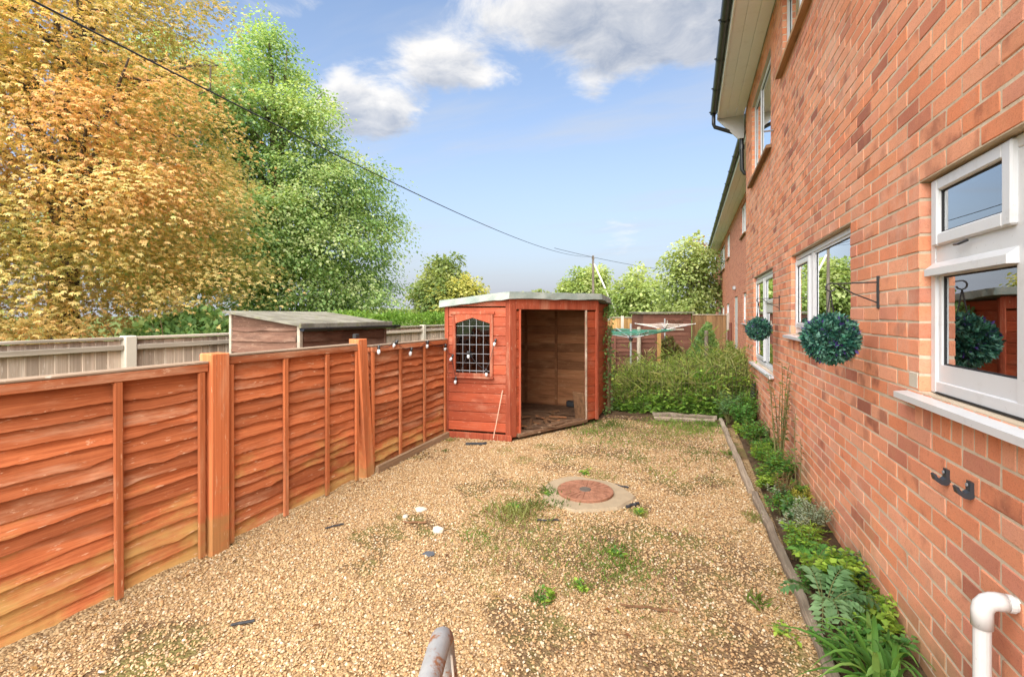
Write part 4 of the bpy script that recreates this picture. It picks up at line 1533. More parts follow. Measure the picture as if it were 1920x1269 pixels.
# ------------------------------------------------------------------ garden gate of rusty tube, standing open right in front
gate = thing('metal_gate', 'rusty galvanised tube gate with wire infill in the bottom foreground', 'gate', (0, 0, 0))
tipx, tipy, gz = -.43, .77, .945
di = Vector((-.43 + .39, .77 - .65, 0)).normalized()
sidev = Vector((.28, .06, 0))
rail = []
Lg = .86
tip = Vector((tipx, tipy, gz))
for k in range(8):
    rail.append(tuple(tip - di * (Lg - k * (Lg - .045) / 7.0)))
for a in (20, 45, 70, 90):
    rail.append(tuple(tip - di * .045 + di * .045 * math.sin(R(a)) - Vector((0, 0, 1)) * .045 * (1 - math.cos(R(a)))))
low = tip + Vector((.10, .02, -.86))
for k in range(1, 7):
    rail.append(tuple((tip - Vector((0, 0, .045))).lerp(low, k / 6)))
MB().tube(rail, .0195, 12).build('frame_tube', 'galvanised', gate, smooth=True)
MB().tube([tuple(low - di * Lg), tuple(low)], .0175, 10).build('bottom_rail', 'galvanised', gate, smooth=True)
MB().tube([tuple(tip - di * Lg), tuple(low - di * Lg)], .0195, 10).build('hinge_stile', 'galvanised', gate, smooth=True)
top2 = tip + Vector((.018, .005, -.03))
for k in range(12):
    a = top2 - di * (.03 + k * .07)
    b = low - di * (.03 + k * .07) + Vector((0, 0, .01))
    MB().tube([tuple(a), tuple(b)], .0022, 5).build('wire', 'pale_wire', gate)
for k in range(1, 9):
    a = tip.lerp(low, k / 9) + Vector((.012, .0, 0))
    MB().tube([tuple(a), tuple(a - di * Lg)], .0022, 5).build('wire', 'pale_wire', gate)

# ------------------------------------------------------------------ border edging
def log(label, p, q, w=.07, h=.085, m_='edging_log', name='edging_log', seed=0, z=0.0):
    M, L = frame_of((p[0], p[1], z), (q[0], q[1], z))
    rr = random.Random(seed)
    n = max(4, int(L / .12))
    mb = MB()
    prof = [(-.5, 0), (-.5, .72), (-.34, 1), (.34, 1), (.5, .72), (.5, 0)]
    for i in range(n + 1):
        ox, oz, sc = rr.uniform(-.006, .006), rr.uniform(-.006, .004), rr.uniform(.92, 1.05)
        for a, b in prof:
            mb.v.append(tuple(M @ Vector((L * i / n, a * w * sc + ox, b * h * sc + oz))))
    k = len(prof)
    for i in range(n):
        for j in range(k):
            j2 = (j + 1) % k
            mb.f.append((i * k + j, i * k + j2, (i + 1) * k + j2, (i + 1) * k + j))
    mb.f += [tuple(range(k)), tuple(n * k + j for j in range(k))[::-1]]
    return tag(fix_normals(mb.build(name, m_)), label, 'edging')


log('far length of weathered timber edging along the border', (.43, 7.28), (.50, 4.45), .055, .055, seed=1)
log('middle length of weathered timber edging along the border', (.515, 4.38), (.56, 3.02), .055, .05, seed=2)
log('nearest length of weathered timber edging along the border', (.565, 2.98), (.565, .6), .05, .042, seed=3)
log('upper of two split timbers lying across the far end of the yard', (-.52, 7.40), (.38, 7.42), .07, .06, seed=4)
log('lower of two split timbers lying across the far end of the yard', (-.48, 7.08), (.34, 7.22), .05, .05, seed=5)
# ------------------------------------------------------------------ trees
def unit(v):
    return v / (np.linalg.norm(v, axis=-1, keepdims=True) + 1e-9)


def tree(name, label, base, trunk_h, lobes, n_clump, per, leaf, wr, pal, seed, palm=1, clump_r=.45, trunk_r=.22, droop=.35, limbs=12, flat=.45, group=None, sun_pal=None, cat='tree', mix_noise=1.0, hang=0.0, inner=.62, lean=(0, 0), bough=(60, .8)):
    """trunk with limbs, and a crown of leaf sprays spread through the lobes' volume"""
    rg = np.random.default_rng(seed)
    t = thing(name, label, cat, base, group)
    lob = np.array([l[:3] for l in lobes], float)
    rad = np.array([l[3:6] for l in lobes], float)
    wgt = (rad[:, 0] * rad[:, 1] + rad[:, 0] * rad[:, 2] + rad[:, 1] * rad[:, 2])
    wgt /= wgt.sum()
    # boughs: flattened masses spread over the lobes with gaps between them
    bc, br = [], []
    tries = 0
    nb_, rb_ = bough
    while len(bc) < nb_ and tries < 9000:
        tries += 1
        k = rg.choice(len(lob), p=wgt)
        d_ = unit(rg.normal(size=3))
        p = lob[k] + d_ * rad[k] * rg.uniform(inner, .98)
        ins_ = (((p - lob) / rad) ** 2).sum(1)
        ins_[k] = 9
        r0 = rb_ * rg.uniform(.6, 1.35)
        if ins_.min() < .30 or p[2] < .5:
            continue
        if bc and (np.linalg.norm((np.array(bc) - p) * (1, 1, 1.5), axis=1) < (np.array(br) + r0) * .60).any():
            continue
        bc.append(p)
        br.append(r0)
    bc, br = np.array(bc), np.array(br)
    wb = br ** 2 / (br ** 2).sum()
    k = rg.choice(len(bc), n_clump, p=wb)
    d_ = unit(rg.normal(size=(n_clump, 3)))
    d_[:, 2] = np.where(rg.random(n_clump) < .72, np.abs(d_[:, 2]), d_[:, 2])
    rr_ = rg.uniform(.35, 1.0, (n_clump, 1)) ** .55 * (1 + .25 * rg.normal(size=(n_clump, 1)) * .6)
    cen = bc[k] + d_ * rr_ * br[k][:, None] * np.array((1.0, 1.0, .55))
    mid_ = lob.mean(0)
    cen[:, 2] -= .16 * np.linalg.norm((cen - bc[k])[:, :2], axis=1) ** 2 / br[k]
    cen[:, 2] = np.maximum(cen[:, 2], .25)
    nor = unit(d_ + .5 * unit(bc[k] - mid_))
    # sprays: flattened, tipping outward
    n = n_clump * per
    ci = np.repeat(np.arange(n_clump), per)
    sp = rg.normal(size=(n, 3)) * clump_r * np.array((1, 1, flat)) * rg.uniform(.7, 1.2, (n_clump, 1))[ci]
    sp[:, 2] -= .35 * (sp[:, 0] ** 2 + sp[:, 1] ** 2) / clump_r
    P = cen[ci] + sp
    out = unit(nor[ci] * np.array((1, 1, .5)) + sp / clump_r * .6 + rg.normal(size=(n, 3)) * .35)
    N = unit(np.array((0, 0, 1.0)) + nor[ci] * .6 + rg.normal(size=(n, 3)) * .35)
    pal = np.array(pal)
    # colour drifts from spray to spray
    base_i = (np.sin(cen[:, 0] * 1.1 + seed) + np.sin(cen[:, 1] * .9 + 2) + np.sin(cen[:, 2] * 1.3 + 1)) / 3 * .35 * mix_noise + .5 + rg.normal(size=n_clump) * .16
    ti = np.clip(base_i[ci] + rg.normal(size=n) * .13, 0, .999) * (len(pal) - 1)
    i0 = ti.astype(int)
    fr_ = (ti - i0)[:, None]
    cols = pal[i0] * (1 - fr_) + pal[np.minimum(i0 + 1, len(pal) - 1)] * fr_
    cols *= rg.uniform(.78, 1.22, (n, 1))
    if palm > 1:
        # hand-shaped leaves: leaflets fanned round the leaf stalk's end
        Sd = unit(np.cross(out, N))
        C, D, NN, LL, CC = [], [], [], [], []
        for j in range(palm):
            a = R(-105 + 210 * j / (palm - 1))
            dd_ = out * math.cos(a) + Sd * math.sin(a)
            dd_[:, 2] -= droop + hang
            C.append(P)
            D.append(unit(dd_))
            NN.append(N)
            LL.append(leaf * rg.uniform(.75, 1.15, n) * (1 - .35 * abs(j - (palm - 1) / 2) / (palm / 2)))
            CC.append(cols * rg.uniform(.85, 1.15, (n, 1)))
        C, D, NN, LL, CC = map(np.concatenate, (C, D, NN, LL, CC))
    else:
        D = out.copy()
        D[:, 2] -= droop * rg.uniform(.2, 1.4, n)
        C, NN, LL, CC = P, N, leaf * rg.uniform(.55, 1.4, n), cols
    leaves('crown', C, D, NN, LL, wr, CC, 'leaf', t, .22, .12)
    # trunk and limbs
    tr_ = MB()
    zt = max(l[2] + l[5] * .3 for l in lobes)
    top = np.array((lean[0], lean[1], zt))
    path = [(top[0] * s ** 1.5 + .12 * math.sin(s * 5 + seed), top[1] * s ** 1.5 + .12 * math.cos(s * 4 + seed) - .12, zt * s - .1) for s in np.linspace(0, 1, 9)]
    tr_.tube(path, [trunk_r * (1.25 if i == 0 else 1) * (1 - .86 * i / 8) for i in range(9)], 10)
    o_ = tr_.build('trunk', 'bark', t, smooth=True)
    if limbs:
        lm = MB()
        for k in range(limbs):
            s = rg.uniform(.28, .85)
            a = np.array(path[min(7, int(s * 8))]) * 1.0
            b = cen[rg.integers(0, n_clump)]
            for _ in range(6):
                if b[2] > a[2] - .2:
                    break
                b = cen[rg.integers(0, n_clump)]
            md = (a + b) / 2 + rg.normal(size=3) * .25 + np.array((0, 0, .12 * np.linalg.norm(b - a)))
            r0 = trunk_r * .42 * (1 - s * .6)
            pts_ = [tuple((1 - u) ** 2 * a + 2 * u * (1 - u) * md + u * u * b) for u in np.linspace(0, 1, 7)]
            lm.tube(pts_, [r0 * (1 - .85 * i / 6) for i in range(7)], 6)
            for q in range(4):
                u = rg.uniform(.35, .95)
                s0 = np.array((1 - u) ** 2 * a + 2 * u * (1 - u) * md + u * u * b)
                dd_ = np.linalg.norm(cen - s0, axis=1)
                c_ = cen[np.argsort(dd_)[rg.integers(0, min(12, n_clump))]]
                lm.tube([tuple(s0), tuple((s0 + c_) / 2 + rg.normal(size=3) * .1), tuple(c_)], [r0 * .32, r0 * .22, r0 * .08], 4)
        lm.build('limbs', 'bark', t, smooth=True)
    return t


ORANGE = [(.34, .36, .13), (.50, .46, .17), (.64, .53, .22), (.73, .54, .24), (.75, .48, .22), (.62, .35, .16)]
def lobes_at(tan, tow, rows):
    """crown lobes given as (across, towards the yard, height, radius, half height)"""
    return [(q * tan[0] + p * tow[0], q * tan[1] + p * tow[1], z, r_, r_, rz) for q, p, z, r_, rz in rows]


tree('chestnut_tree', 'huge chestnut tree with rusty orange autumn leaves at the left', (-12.3, 6.0, 0), 3.0,
     lobes_at((.437, .899), (.899, -.437),
              [(.5, 0, 3.6, 2.9, 1.8), (1.1, .8, 2.6, 2.1, 1.2), (0, .3, 5.6, 2.7, 2.1), (-.6, 0, 7.6, 2.3, 2.0), (-1.2, 0, 9.6, 2.1, 2.2), (-2.5, .3, 4.5, 3.0, 2.6),
               (-3.0, .3, 8.0, 3.0, 2.5), (1.8, .6, 4.2, 1.5, 1.2), (1.1, .5, 6.3, 1.5, 1.2), (.5, .2, 8.0, 1.3, 1.3), (-1.5, 1.0, 2.4, 2.2, 1.2), (-4.5, 0, 3.0, 2.5, 1.5), (.3, .2, 8.8, 1.7, 1.5), (-.3, 0, 10.6, 1.7, 1.5), (-.6, 1.5, 2.0, 2.0, 1.0), (0, 2.2, 4.4, 1.7, 1.8), (-.8, 2.0, 6.4, 1.6, 1.6), (-1.6, 2.2, 4.0, 1.6, 1.6), (-2.6, 1.6, 2.2, 2.0, 1.1)]),
     2050, 66, .078, .38, ORANGE, 41, palm=5, clump_r=.36, trunk_r=.30, droop=.5, limbs=40, flat=.42, mix_noise=1.2, inner=.5, bough=(260, 1.0))
GREEN = [(.12, .23, .08), (.18, .31, .11), (.26, .40, .14), (.35, .47, .18), (.45, .54, .24), (.54, .59, .32)]
tree('sycamore_tree', 'large leafy green tree standing right of the orange chestnut', (-15.2, 13.6, 0), 3.0,
     lobes_at((.666, .746), (.746, -.666),
              [(0, 0, 4.6, 4.0, 2.2), (2.6, .4, 4.6, 2.2, 1.3), (3.1, .2, 3.0, 1.6, 1.0), (1.6, .5, 6.6, 2.2, 1.3), (0, 0, 8.0, 2.6, 2.0), (-.2, 0, 10.3, 1.7, 1.8), (-.5, 0, 12.0, .9, 1.0),
               (-3, 0, 5, 3, 3), (-3, 0, 9, 2.5, 2.5), (3.5, .3, 5.6, 1.3, .7), (.9, .4, 9.4, 1.2, .8), (1.2, .3, 2.6, 3.0, 1.2)]),
     1700, 105, .108, .80, GREEN, 42, clump_r=.40, trunk_r=.34, droop=.45, limbs=44, flat=.40, mix_noise=.6, inner=.5, bough=(185, 1.1))
YG = [(0.2, 0.25, 0.062), (0.325, 0.35, 0.088), (0.45, 0.438, 0.125), (0.55, 0.5, 0.163)]
BG = [(0.104, 0.169, 0.052), (0.169, 0.234, 0.072), (0.247, 0.299, 0.104), (0.338, 0.364, 0.13)]
SG = [(0.15, 0.237, 0.062), (0.25, 0.338, 0.1), (0.362, 0.438, 0.163), (0.475, 0.525, 0.237)]
bgt = [
    ('pointed dark green tree behind the yellowish one, left of the orange shed roof', (-22.0, 39.0), [(0, 0, 3.2, 2.9, 2.9, 2.6), (.3, 0, 5.4, 1.9, 1.9, 2.0)], BG, 500, 26, .30),
    ('rounded yellowish tree in front of the dark pointed one, left of the orange shed roof', (-20.2, 38.0), [(.6, .2, 2.4, 2.5, 2.5, 2.6), (1.4, .4, 3.2, 1.7, 1.7, 1.6)], YG, 420, 26, .26),
    ('low distant tree line above the orange shed roof', (-24.2, 76.0), [(0, 0, 3.6, 3.0, 3.0, 2.8), (3.5, 1.5, 3.2, 2.8, 2.6, 2.6), (6, 2, 3.0, 2.4, 2.4, 2.4)], BG, 420, 18, .5),
    ('rounded tree behind the utility pole', (-10.3, 50.0), [(0, 0, 3.8, 3.0, 3.0, 2.9), (.3, .2, 5.2, 1.8, 1.8, 1.7)], SG, 480, 26, .32),
    ('pale green tree between utility pole and the branching tree', (-4.2, 41.5), [(0, 0, 3.0, 2.0, 2.0, 2.4), (1.0, .3, 2.6, 1.6, 1.6, 1.8)], SG, 380, 24, .26),
]
for k, (lb, (x, y), lob_, pal_, nc, per, lf) in enumerate(bgt):
    tree('garden_tree', lb, (x, y, -.03), 1.0, lob_, nc, per, lf, .8, pal_, 60 + k, clump_r=.42, trunk_r=.14, droop=.2, limbs=10, flat=.6, bough=(60, .85), inner=.4, group='trees beyond the gardens')
tree('branching_tree', 'loose pale green tree with visible dark branches beside the far house', (.55, 25.2, -.03), 1.5,
     [(-.6, .2, 3.9, 1.15, 1.15, .9), (-1.1, 0, 3.0, 1.0, 1.0, .9), (.1, .3, 3.0, .9, .9, .9), (-.5, 0, 4.9, .7, .7, .75), (-.6, 0, 2.3, 1.4, 1.2, .7), (.3, .2, 4.1, .7, .7, .6)],
     330, 22, .17, .75, SG, 71, clump_r=.27, trunk_r=.11, droop=.3, limbs=14, flat=.5, lean=(-.9, 0), bough=(45, .48), inner=.3, group='trees beyond the gardens')
tree('copper_tree', 'sparse rust leaved treetop against the far house eaves', (.85, 33.0, -.03), 2,
     [(0, 0, 6.0, .7, .7, .8), (-.3, 0, 5.0, .6, .6, .7), (.2, 0, 4.2, .7, .7, .8)], 60, 14, .22, .6, [(.28, .13, .05), (.40, .20, .09), (.20, .17, .06)], 73, clump_r=.25, trunk_r=.06, limbs=6, bough=(14, .35), inner=.2, group='trees beyond the gardens')


def hedge(name, label, x0, x1, y0, y1, z1, n, leaf, pal, seed, wr=.7, z0=0.0, cat='hedge', round_=False, group=None):
    rg = np.random.default_rng(seed)
    t = thing(name, label, cat, ((x0 + x1) / 2, (y0 + y1) / 2, 0), group)
    hx, hy_ = (x1 - x0) / 2, (y1 - y0) / 2
    u = rg.uniform(-1, 1, (n, 3))
    k = rg.integers(0, 4, n)
    if round_:
        d_ = unit(rg.normal(size=(n, 3)))
        d_[:, 2] = np.abs(d_[:, 2]) * 1.0 - .15
        lump = 1 + .12 * np.sin(d_[:, 0] * 6 + seed) * np.sin(d_[:, 1] * 5 + 1) + .07 * np.sin(d_[:, 2] * 9)
        P = d_ * np.array((hx, hy_, z1)) * (rg.uniform(.72, 1, (n, 1)) ** .5) * lump[:, None]
        P[:, 2] = np.maximum(P[:, 2] + z0, .03)
        nr = d_
    else:
        P = u * np.array((hx, hy_, .5)) + np.array((0, 0, .5))
        nr = rg.normal(size=(n, 3)) * .3
        top_ = k == 0
        P[top_, 2] = 1 + rg.normal(size=top_.sum()) * .02
        nr[top_, 2] += 1
        s1 = k == 1
        P[s1, 0] = hx * rg.uniform(.85, 1, s1.sum())
        nr[s1, 0] += 1
        s2 = k == 2
        P[s2, 1] = -hy_ * rg.uniform(.9, 1, s2.sum())
        nr[s2, 1] -= 1
        P[:, 2] *= z1 * (1 + .03 * np.sin(P[:, 1] * 3.1) + .03 * np.sin(P[:, 0] * 4.7 + P[:, 1] * 7))
    D = unit(nr + rg.normal(size=(n, 3)) * .6)
    pal = np.array(pal)
    ps = np.sin(P[:, 0] * 4 + seed) * np.sin(P[:, 1] * 3) * np.sin(P[:, 2] * 5 + 1)
    ci = np.clip((.5 + .3 * ps + rg.normal(size=n) * .2) * len(pal), 0, len(pal) - 1).astype(int)
    cols = pal[ci] * rg.uniform(.75, 1.25, (n, 1))
    leaves('foliage', P, D, unit(nr + np.array((0, 0, .6)) + rg.normal(size=(n, 3)) * .5), leaf * rg.uniform(.7, 1.3, n), wr, cols, 'leaf', t)
    st_ = MB()
    for _ in range(7):
        a = rg.uniform(-.75, .75, 2)
        st_.tube([(a[0] * hx * .6, a[1] * hy_ * .6, -.02), (a[0] * hx * .8, a[1] * hy_ * .8, z1 * .5), (a[0] * hx, a[1] * hy_, z1 * .85)], [.02, .014, .005], 5)
    st_.build('stems', 'twig', t)
    return t


hedge('green_hedge', 'bright green clipped hedge behind the grey fence left of the orange shed', -7.4, -6.0, 6.6, 16.0, 1.47, 26000, .07, [(.10, .20, .03), (.15, .27, .04), (.20, .33, .06)], 81)
hedge('dark_shrub', 'dark green shrubbery under the chestnut beyond the grey fence', -11, -8.2, 5.0, 8.0, 1.7, 9000, .13, GREEN[:4], 82, cat='shrub', round_=True, group='shrubs behind the grey fence')
hedge('leafy_shrub', 'leafy green shrub behind the brown shed under the big green tree', -11.5, -8.4, 9.0, 13.0, 1.65, 9000, .12, GREEN[1:5], 83, cat='shrub', round_=True, group='shrubs behind the grey fence')
hedge('leafy_shrub', 'leafy shrub at the left edge behind the grey fence', -10, -7, .5, 4, 1.55, 9000, .13, [(.10, .12, .03), (.20, .17, .04), (.30, .20, .05)], 84, cat='shrub', round_=True, group='shrubs behind the grey fence')
hedge('field_hedge', 'distant field hedge along the horizon', -120, 60, 118, 126, 2.6, 24000, .9, BG, 85)

# ------------------------------------------------------------------ neighbour's garden beyond the wire
WEED = [(0.109, 0.215, 0.041), (0.182, 0.329, 0.056), (0.292, 0.461, 0.082), (0.437, 0.609, 0.114), (0.62, 0.742, 0.179)]


def weeds(name, label, n_st, x0, x1, y0, y1, hmin, hmax, seed, leaf=.075, pal=WEED, wr=.55, kind='stuff', per=16, upz=.15, rough=.25):
    rg = np.random.default_rng(seed)
    bx, by = rg.uniform(x0, x1, n_st), rg.uniform(y0, y1, n_st)
    h = rg.uniform(hmin, hmax, n_st) * (1 + rough * np.sin(bx * 3.1 + seed) * np.sin(by * 2.3) + rough * .8 * np.sin(bx * 9.3 + by * 5) + .18 * np.clip(bx, -1, 1.2))
    ci = np.repeat(np.arange(n_st), per)
    t = rg.uniform(.12, 1, len(ci))
    lean = rg.normal(size=(n_st, 2)) * .13
    P = np.stack([bx[ci] + lean[ci, 0] * t * h[ci] * 1.5, by[ci] + lean[ci, 1] * t * h[ci] * 1.5, h[ci] * t], 1)
    a = rg.uniform(0, 2 * math.pi, len(ci))
    D = np.stack([np.cos(a), np.sin(a), rg.normal(size=len(ci)) * .35 + upz], 1)
    N = np.array((0, 0, 1.0)) + rg.normal(size=(len(ci), 3)) * .4
    pal = np.array(pal)
    pi = np.clip(rg.integers(0, len(pal), n_st)[ci] + rg.integers(-1, 2, len(ci)), 0, len(pal) - 1)
    cols = pal[pi] * rg.uniform(.75, 1.25, (len(ci), 1))
    # thin stalks as narrow leaves
    S0 = np.stack([bx, by, np.zeros(n_st)], 1)
    Dst = np.stack([lean[:, 0] * 1.5, lean[:, 1] * 1.5, np.ones(n_st)], 1)
    C = np.concatenate([P, S0])
    DD = np.concatenate([D, Dst])
    NN = np.concatenate([N, np.tile((0, -1.0, .1), (n_st, 1))])
    LL = np.concatenate([leaf * rg.uniform(.6, 1.35, len(ci)) * (1.15 - .5 * t), h])
    CC = np.concatenate([cols, np.tile((.13, .17, .05), (n_st, 1)) * rg.uniform(.7, 1.4, (n_st, 1))])
    W_ = np.concatenate([np.full(len(ci), wr), .012 / h])
    o_ = leaves(name, C, DD, NN, LL, W_.reshape(-1, 1), CC, 'leaf', None, .2, .15)
    return tag(o_, label, 'weeds', kind=kind)


weeds('weed_mass', 'tall rank green weeds filling the neighbouring garden behind the wire fence', 1700, -1.15, 1.45, 7.65, 11.2, .32, .62, 91)
weeds('weed_mass', 'feathery bright green tops of weeds deeper in the garden', 900, -2.2, 1.3, 9.5, 14.0, .40, .66, 92, leaf=.05, pal=WEED[2:], wr=.35)
weeds('weed_mass', 'dark leaved weeds at the foot of the wire fence', 420, -1.1, .9, 7.45, 7.8, .10, .36, 93, leaf=.085, pal=WEED[:3], per=13)
weeds('weed_mass', 'pale feathery weed tops standing highest behind the wire fence', 700, -1.15, 1.35, 8.2, 10.2, .50, .72, 99, leaf=.055, pal=[(.30, .40, .10), (.40, .50, .14), (.50, .56, .20)], wr=.4, per=20)
weeds('weed_mass', 'long arching grass blades and seed heads among the weeds behind the wire fence', 420, -1.15, .9, 7.62, 9.6, .45, .80, 101, leaf=.26, pal=[(.26, .36, .09), (.38, .46, .14), (.50, .50, .22)], wr=.05, per=12, upz=.9, rough=.35)
hedge('bramble_bush', 'dense green bramble bush in the middle of the weeds behind the wire', -.25, .65, 7.7, 8.7, .72, 3600, .06, WEED[:4], 94, cat='bush', round_=True)
hedge('ivy_bush', 'rounded dark ivy covered bush near the far house', -.05, .85, 12.6, 13.6, 1.35, 5200, .075, GREEN[:4], 95, cat='bush', round_=True)
hedge('mixed_hedge', 'brownish green straggly hedge left of the ivy bush', -1.0, .05, 11.6, 12.7, 1.02, 4200, .065, [(.05, .08, .02), (.09, .10, .03), (.16, .11, .05), (.22, .24, .06)], 96, round_=True)
hedge('lime_bush', 'small lime green bush by the far house wall', .75, 1.35, 13.2, 14.2, .85, 1500, .07, SG, 97, cat='bush', round_=True)
hedge('shed_ivy', 'dark ivy climbing the right side of the orange shed', -1.235, -1.15, 7.15, 7.6, 1.6, 420, .05, GREEN[:3], 98, cat='ivy')
rr = random.Random(9)
# wire fence between the gardens
wf = thing('wire_fence', 'rusty wire mesh fence with round topped wires across the end of the yard', 'fence', (0, 0, 0))
for k in range(40):
    x = -1.12 + k * .0505
    zt = .80 + .012 * math.sin(k)
    MB().tube([(x, 7.55, .02), (x + .003, 7.55, zt), (x + .018, 7.55, zt + .03), (x + .034, 7.55, zt + .01)], .0015, 4).build('wire', 'mesh_wire', wf)
for z in (.15, .33, .5, .66, .76):
    MB().tube([(-1.15, 7.545, z), (-.5, 7.545, z - .012), (.2, 7.545, z + .006), (.88, 7.545, z)], .0014, 4).build('wire', 'mesh_wire', wf)


def stake(label, x, y, h, r, lean=(0, 0), name='wooden_post', m_='old_post'):
    p = MB().tube([(x, y, -.03), (x + lean[0] * .5, y + lean[1] * .5, h * .5), (x + lean[0], y + lean[1], h - .02), (x + lean[0] * 1.05, y + lean[1], h)], [r, r * .97, r * .92, r * .7], 8)
    return tag(p.build(name, m_), label, 'post', 'old wooden posts')


stake('weathered wooden post beside the right corner of the orange shed', -1.20, 7.50, 1.02, .042, (-.02, 0))
stake('short greenish post stump beside the weathered post at the shed corner', -1.30, 7.62, .42, .06)
stake('dark stake standing in front of the ivy bush', .40, 12.4, 1.15, .05)
stake('pale square post of the lap fence behind the drying lines', -1.10, 11.25, 1.25, .05, m_='grey_rail')
# dark red lap fence across the neighbour's garden
M, L = frame_of((-3.0, 10.62, 0), (-.72, 11.52, 0))
nf = thing('garden_lap_fence', 'dark red brown lap fence across the neighbouring garden', 'fence', (0, 0, 0))
for k in range(11):
    b = lap_board(0, L, 0, .135, 900 + k, 0, .012, .014, .006, 14)
    o = fix_normals(b.build('board', 'dark_lap', nf))
    o.matrix_local = M @ Matrix.Translation((0, 0, .04 + k * .104)) @ Matrix.Rotation(R(-90), 4, 'Z')
for u in (.35, .9, 1.45, 2.0, L - .03):
    MB().cbox(u - .02, u + .02, -.05, -.028, .02, 1.19, .003, M).build('batten', 'dark_lap', nf)
MB().cbox(L - .0, L + .09, -.05, .05, 0, 1.22, .005, M).build('end_post', 'yellow_fence', nf)
MB().cbox(0, L, -.03, .04, 1.18, 1.205, .003, M).build('capping', 'dark_lap', nf)


def board_fence(name, label, p, q, z1, m_, n, posts=()):
    M, L = frame_of((p[0], p[1], 0), (q[0], q[1], 0))
    t = thing(name, label, 'fence', (0, 0, 0))
    st = L / n
    for k in range(n):
        MB().cbox(k * st + .002, (k + 1) * st - .002, -.012 - .002 * (k % 2), .0, .02, z1 - .03 + .004 * math.sin(k * 2.1), .003, M).build('board', m_, t)
    MB().cbox(0, L, -.045, -.016, z1 - .025, z1 + .01, .004, M).build('capping', 'grey_rail', t)
    for u in posts:
        MB().cbox(u * L - .06, u * L + .06, -.08, -.03, 0, z1 + .06, .006, M).build('post', 'concrete_post', t)
    return t


board_fence('yellow_fence', 'pale yellow timber fence behind the drying lines', (-3.4, 20.0), (-1.72, 20.75), 1.44, 'yellow_fence', 16, (.42,))
board_fence('orange_fence', 'orange board fence between dark red shed and far house', (.12, 20.3), (1.5, 20.8), 1.56, 'orange_fence', 13, (.98,))


def small_shed(name, label, p, q, depth, z1, z2, m_, roof_m, win=None):
    M, L = frame_of((p[0], p[1], 0), (q[0], q[1], 0))
    t = thing(name, label, 'shed', (0, 0, 0))
    n = int(z1 / .14)
    for k in range(n):
        MB().cbox(0, L, -.016, 0, k * z1 / n + .002, (k + 1) * z1 / n - .002, .006, M).build('board', m_, t)
    MB().box(.01, L - .01, .001, depth, 0, min(z1, z2), M).build('carcass', m_, t)
    MB().add([(-.08, -.10, z1), (L + .08, -.10, z1 + .03), (L + .08, depth + .1, z2), (-.08, depth + .1, z2), (-.08, -.10, z1 + .05), (L + .08, -.10, z1 + .08), (L + .08, depth + .1, z2 + .05), (-.08, depth + .1, z2 + .05)],
             [(0, 3, 2, 1), (4, 5, 6, 7), (0, 1, 5, 4), (1, 2, 6, 5), (2, 3, 7, 6), (3, 0, 4, 7)], M).build('felt_roof', roof_m, t)
    if win:
        a, b, c, d2 = win
        w_ = MB().box(a, b, -.022, -.017, c, d2, M).build('window', 'glass', t)
        MB().box(a - .03, b + .03, -.028, -.0225, c - .04, c, M).build('sill', 'grey_rail', w_)
        MB().cbox(a - .04, a, -.03, -.017, c, d2, .003, M).build('frame', 'grey_rail', w_)
    return t


small_shed('red_shed', 'low dark red shed with small window in the far garden', (-1.66, 18.6), (.08, 19.3), 1.6, 1.58, 1.62, 'dark_lap', 'felt_mossy', (.95, 1.55, 1.0, 1.32))
small_shed('dark_shed', 'dark roofed shed edge beside the pale yellow fence', (-4.3, 16.2), (-2.75, 16.9), 1.6, 1.30, 1.75, 'brown_board', 'felt_mossy')


def airer(label, x, y, zh, r, rise, line_m, seed, arms=4, rot=.3, lr=.006):
    t = thing('rotary_airer', label, 'clothes airer', (0, 0, 0), 'rotary clothes airers')
    MB().tube([(x, y, 0), (x, y, zh + .30)], .022, 8).build('pole', 'grey_pole', t)
    MB().tube([(x, y, zh - .06), (x, y, zh + .03)], .04, 8).build('hub', 'black_plastic', t)
    ends = []
    for k in range(arms):
        a = rot + 2 * math.pi * k / arms
        e = Vector((x + r * math.cos(a), y + r * math.sin(a), zh + rise))
        ends.append(e)
        MB().tube([(x, y, zh), tuple(e)], .011, 6).build('arm', 'grey_pole', t)
    hub = Vector((x, y, zh))
    ln = MB()
    for f_ in (.5, .66, .80, .90, .98):
        for k in range(arms):
            a, b = hub.lerp(ends[k], f_), hub.lerp(ends[(k + 1) % arms], f_)
            mid = (a + b) / 2 - Vector((0, 0, .02))
            ln.tube([tuple(a), tuple(mid), tuple(b)], lr, 4)
    ln.build('line', line_m, t)
    return t


airer('green lined rotary clothes airer standing in the weeds', -1.12, 9.8, 1.06, .95, .17, 'green_line', 1, rot=.45)
airer('pale lined rotary clothes airer farther back in the garden', -.62, 13.4, 1.14, .80, .16, 'white_line', 2, rot=.15, lr=.004)

# flower pot and bits beside the far house
pt = thing('flower_pot', 'dark flower pot with pink flowers by the far house wall', 'flower pot', (1.25, 15.6, 0))
MB().tube([(0, 0, 0), (0, 0, .26), (0, 0, .29)], [.12, .16, .17], 14).build('pot', 'terracotta_pot', pt)
rg = np.random.default_rng(3)
d_ = unit(rg.normal(size=(260, 3)))
d_[:, 2] = abs(d_[:, 2])
cc = np.where(rg.random((260, 1)) < .25, np.array([(.55, .08, .20)]), np.array([(.07, .15, .03)]))
leaves('foliage', d_ * .17 + np.array((0, 0, .28)), d_, rg.normal(size=(260, 3)), np.full(260, .07), .6, cc, 'leaf', pt)

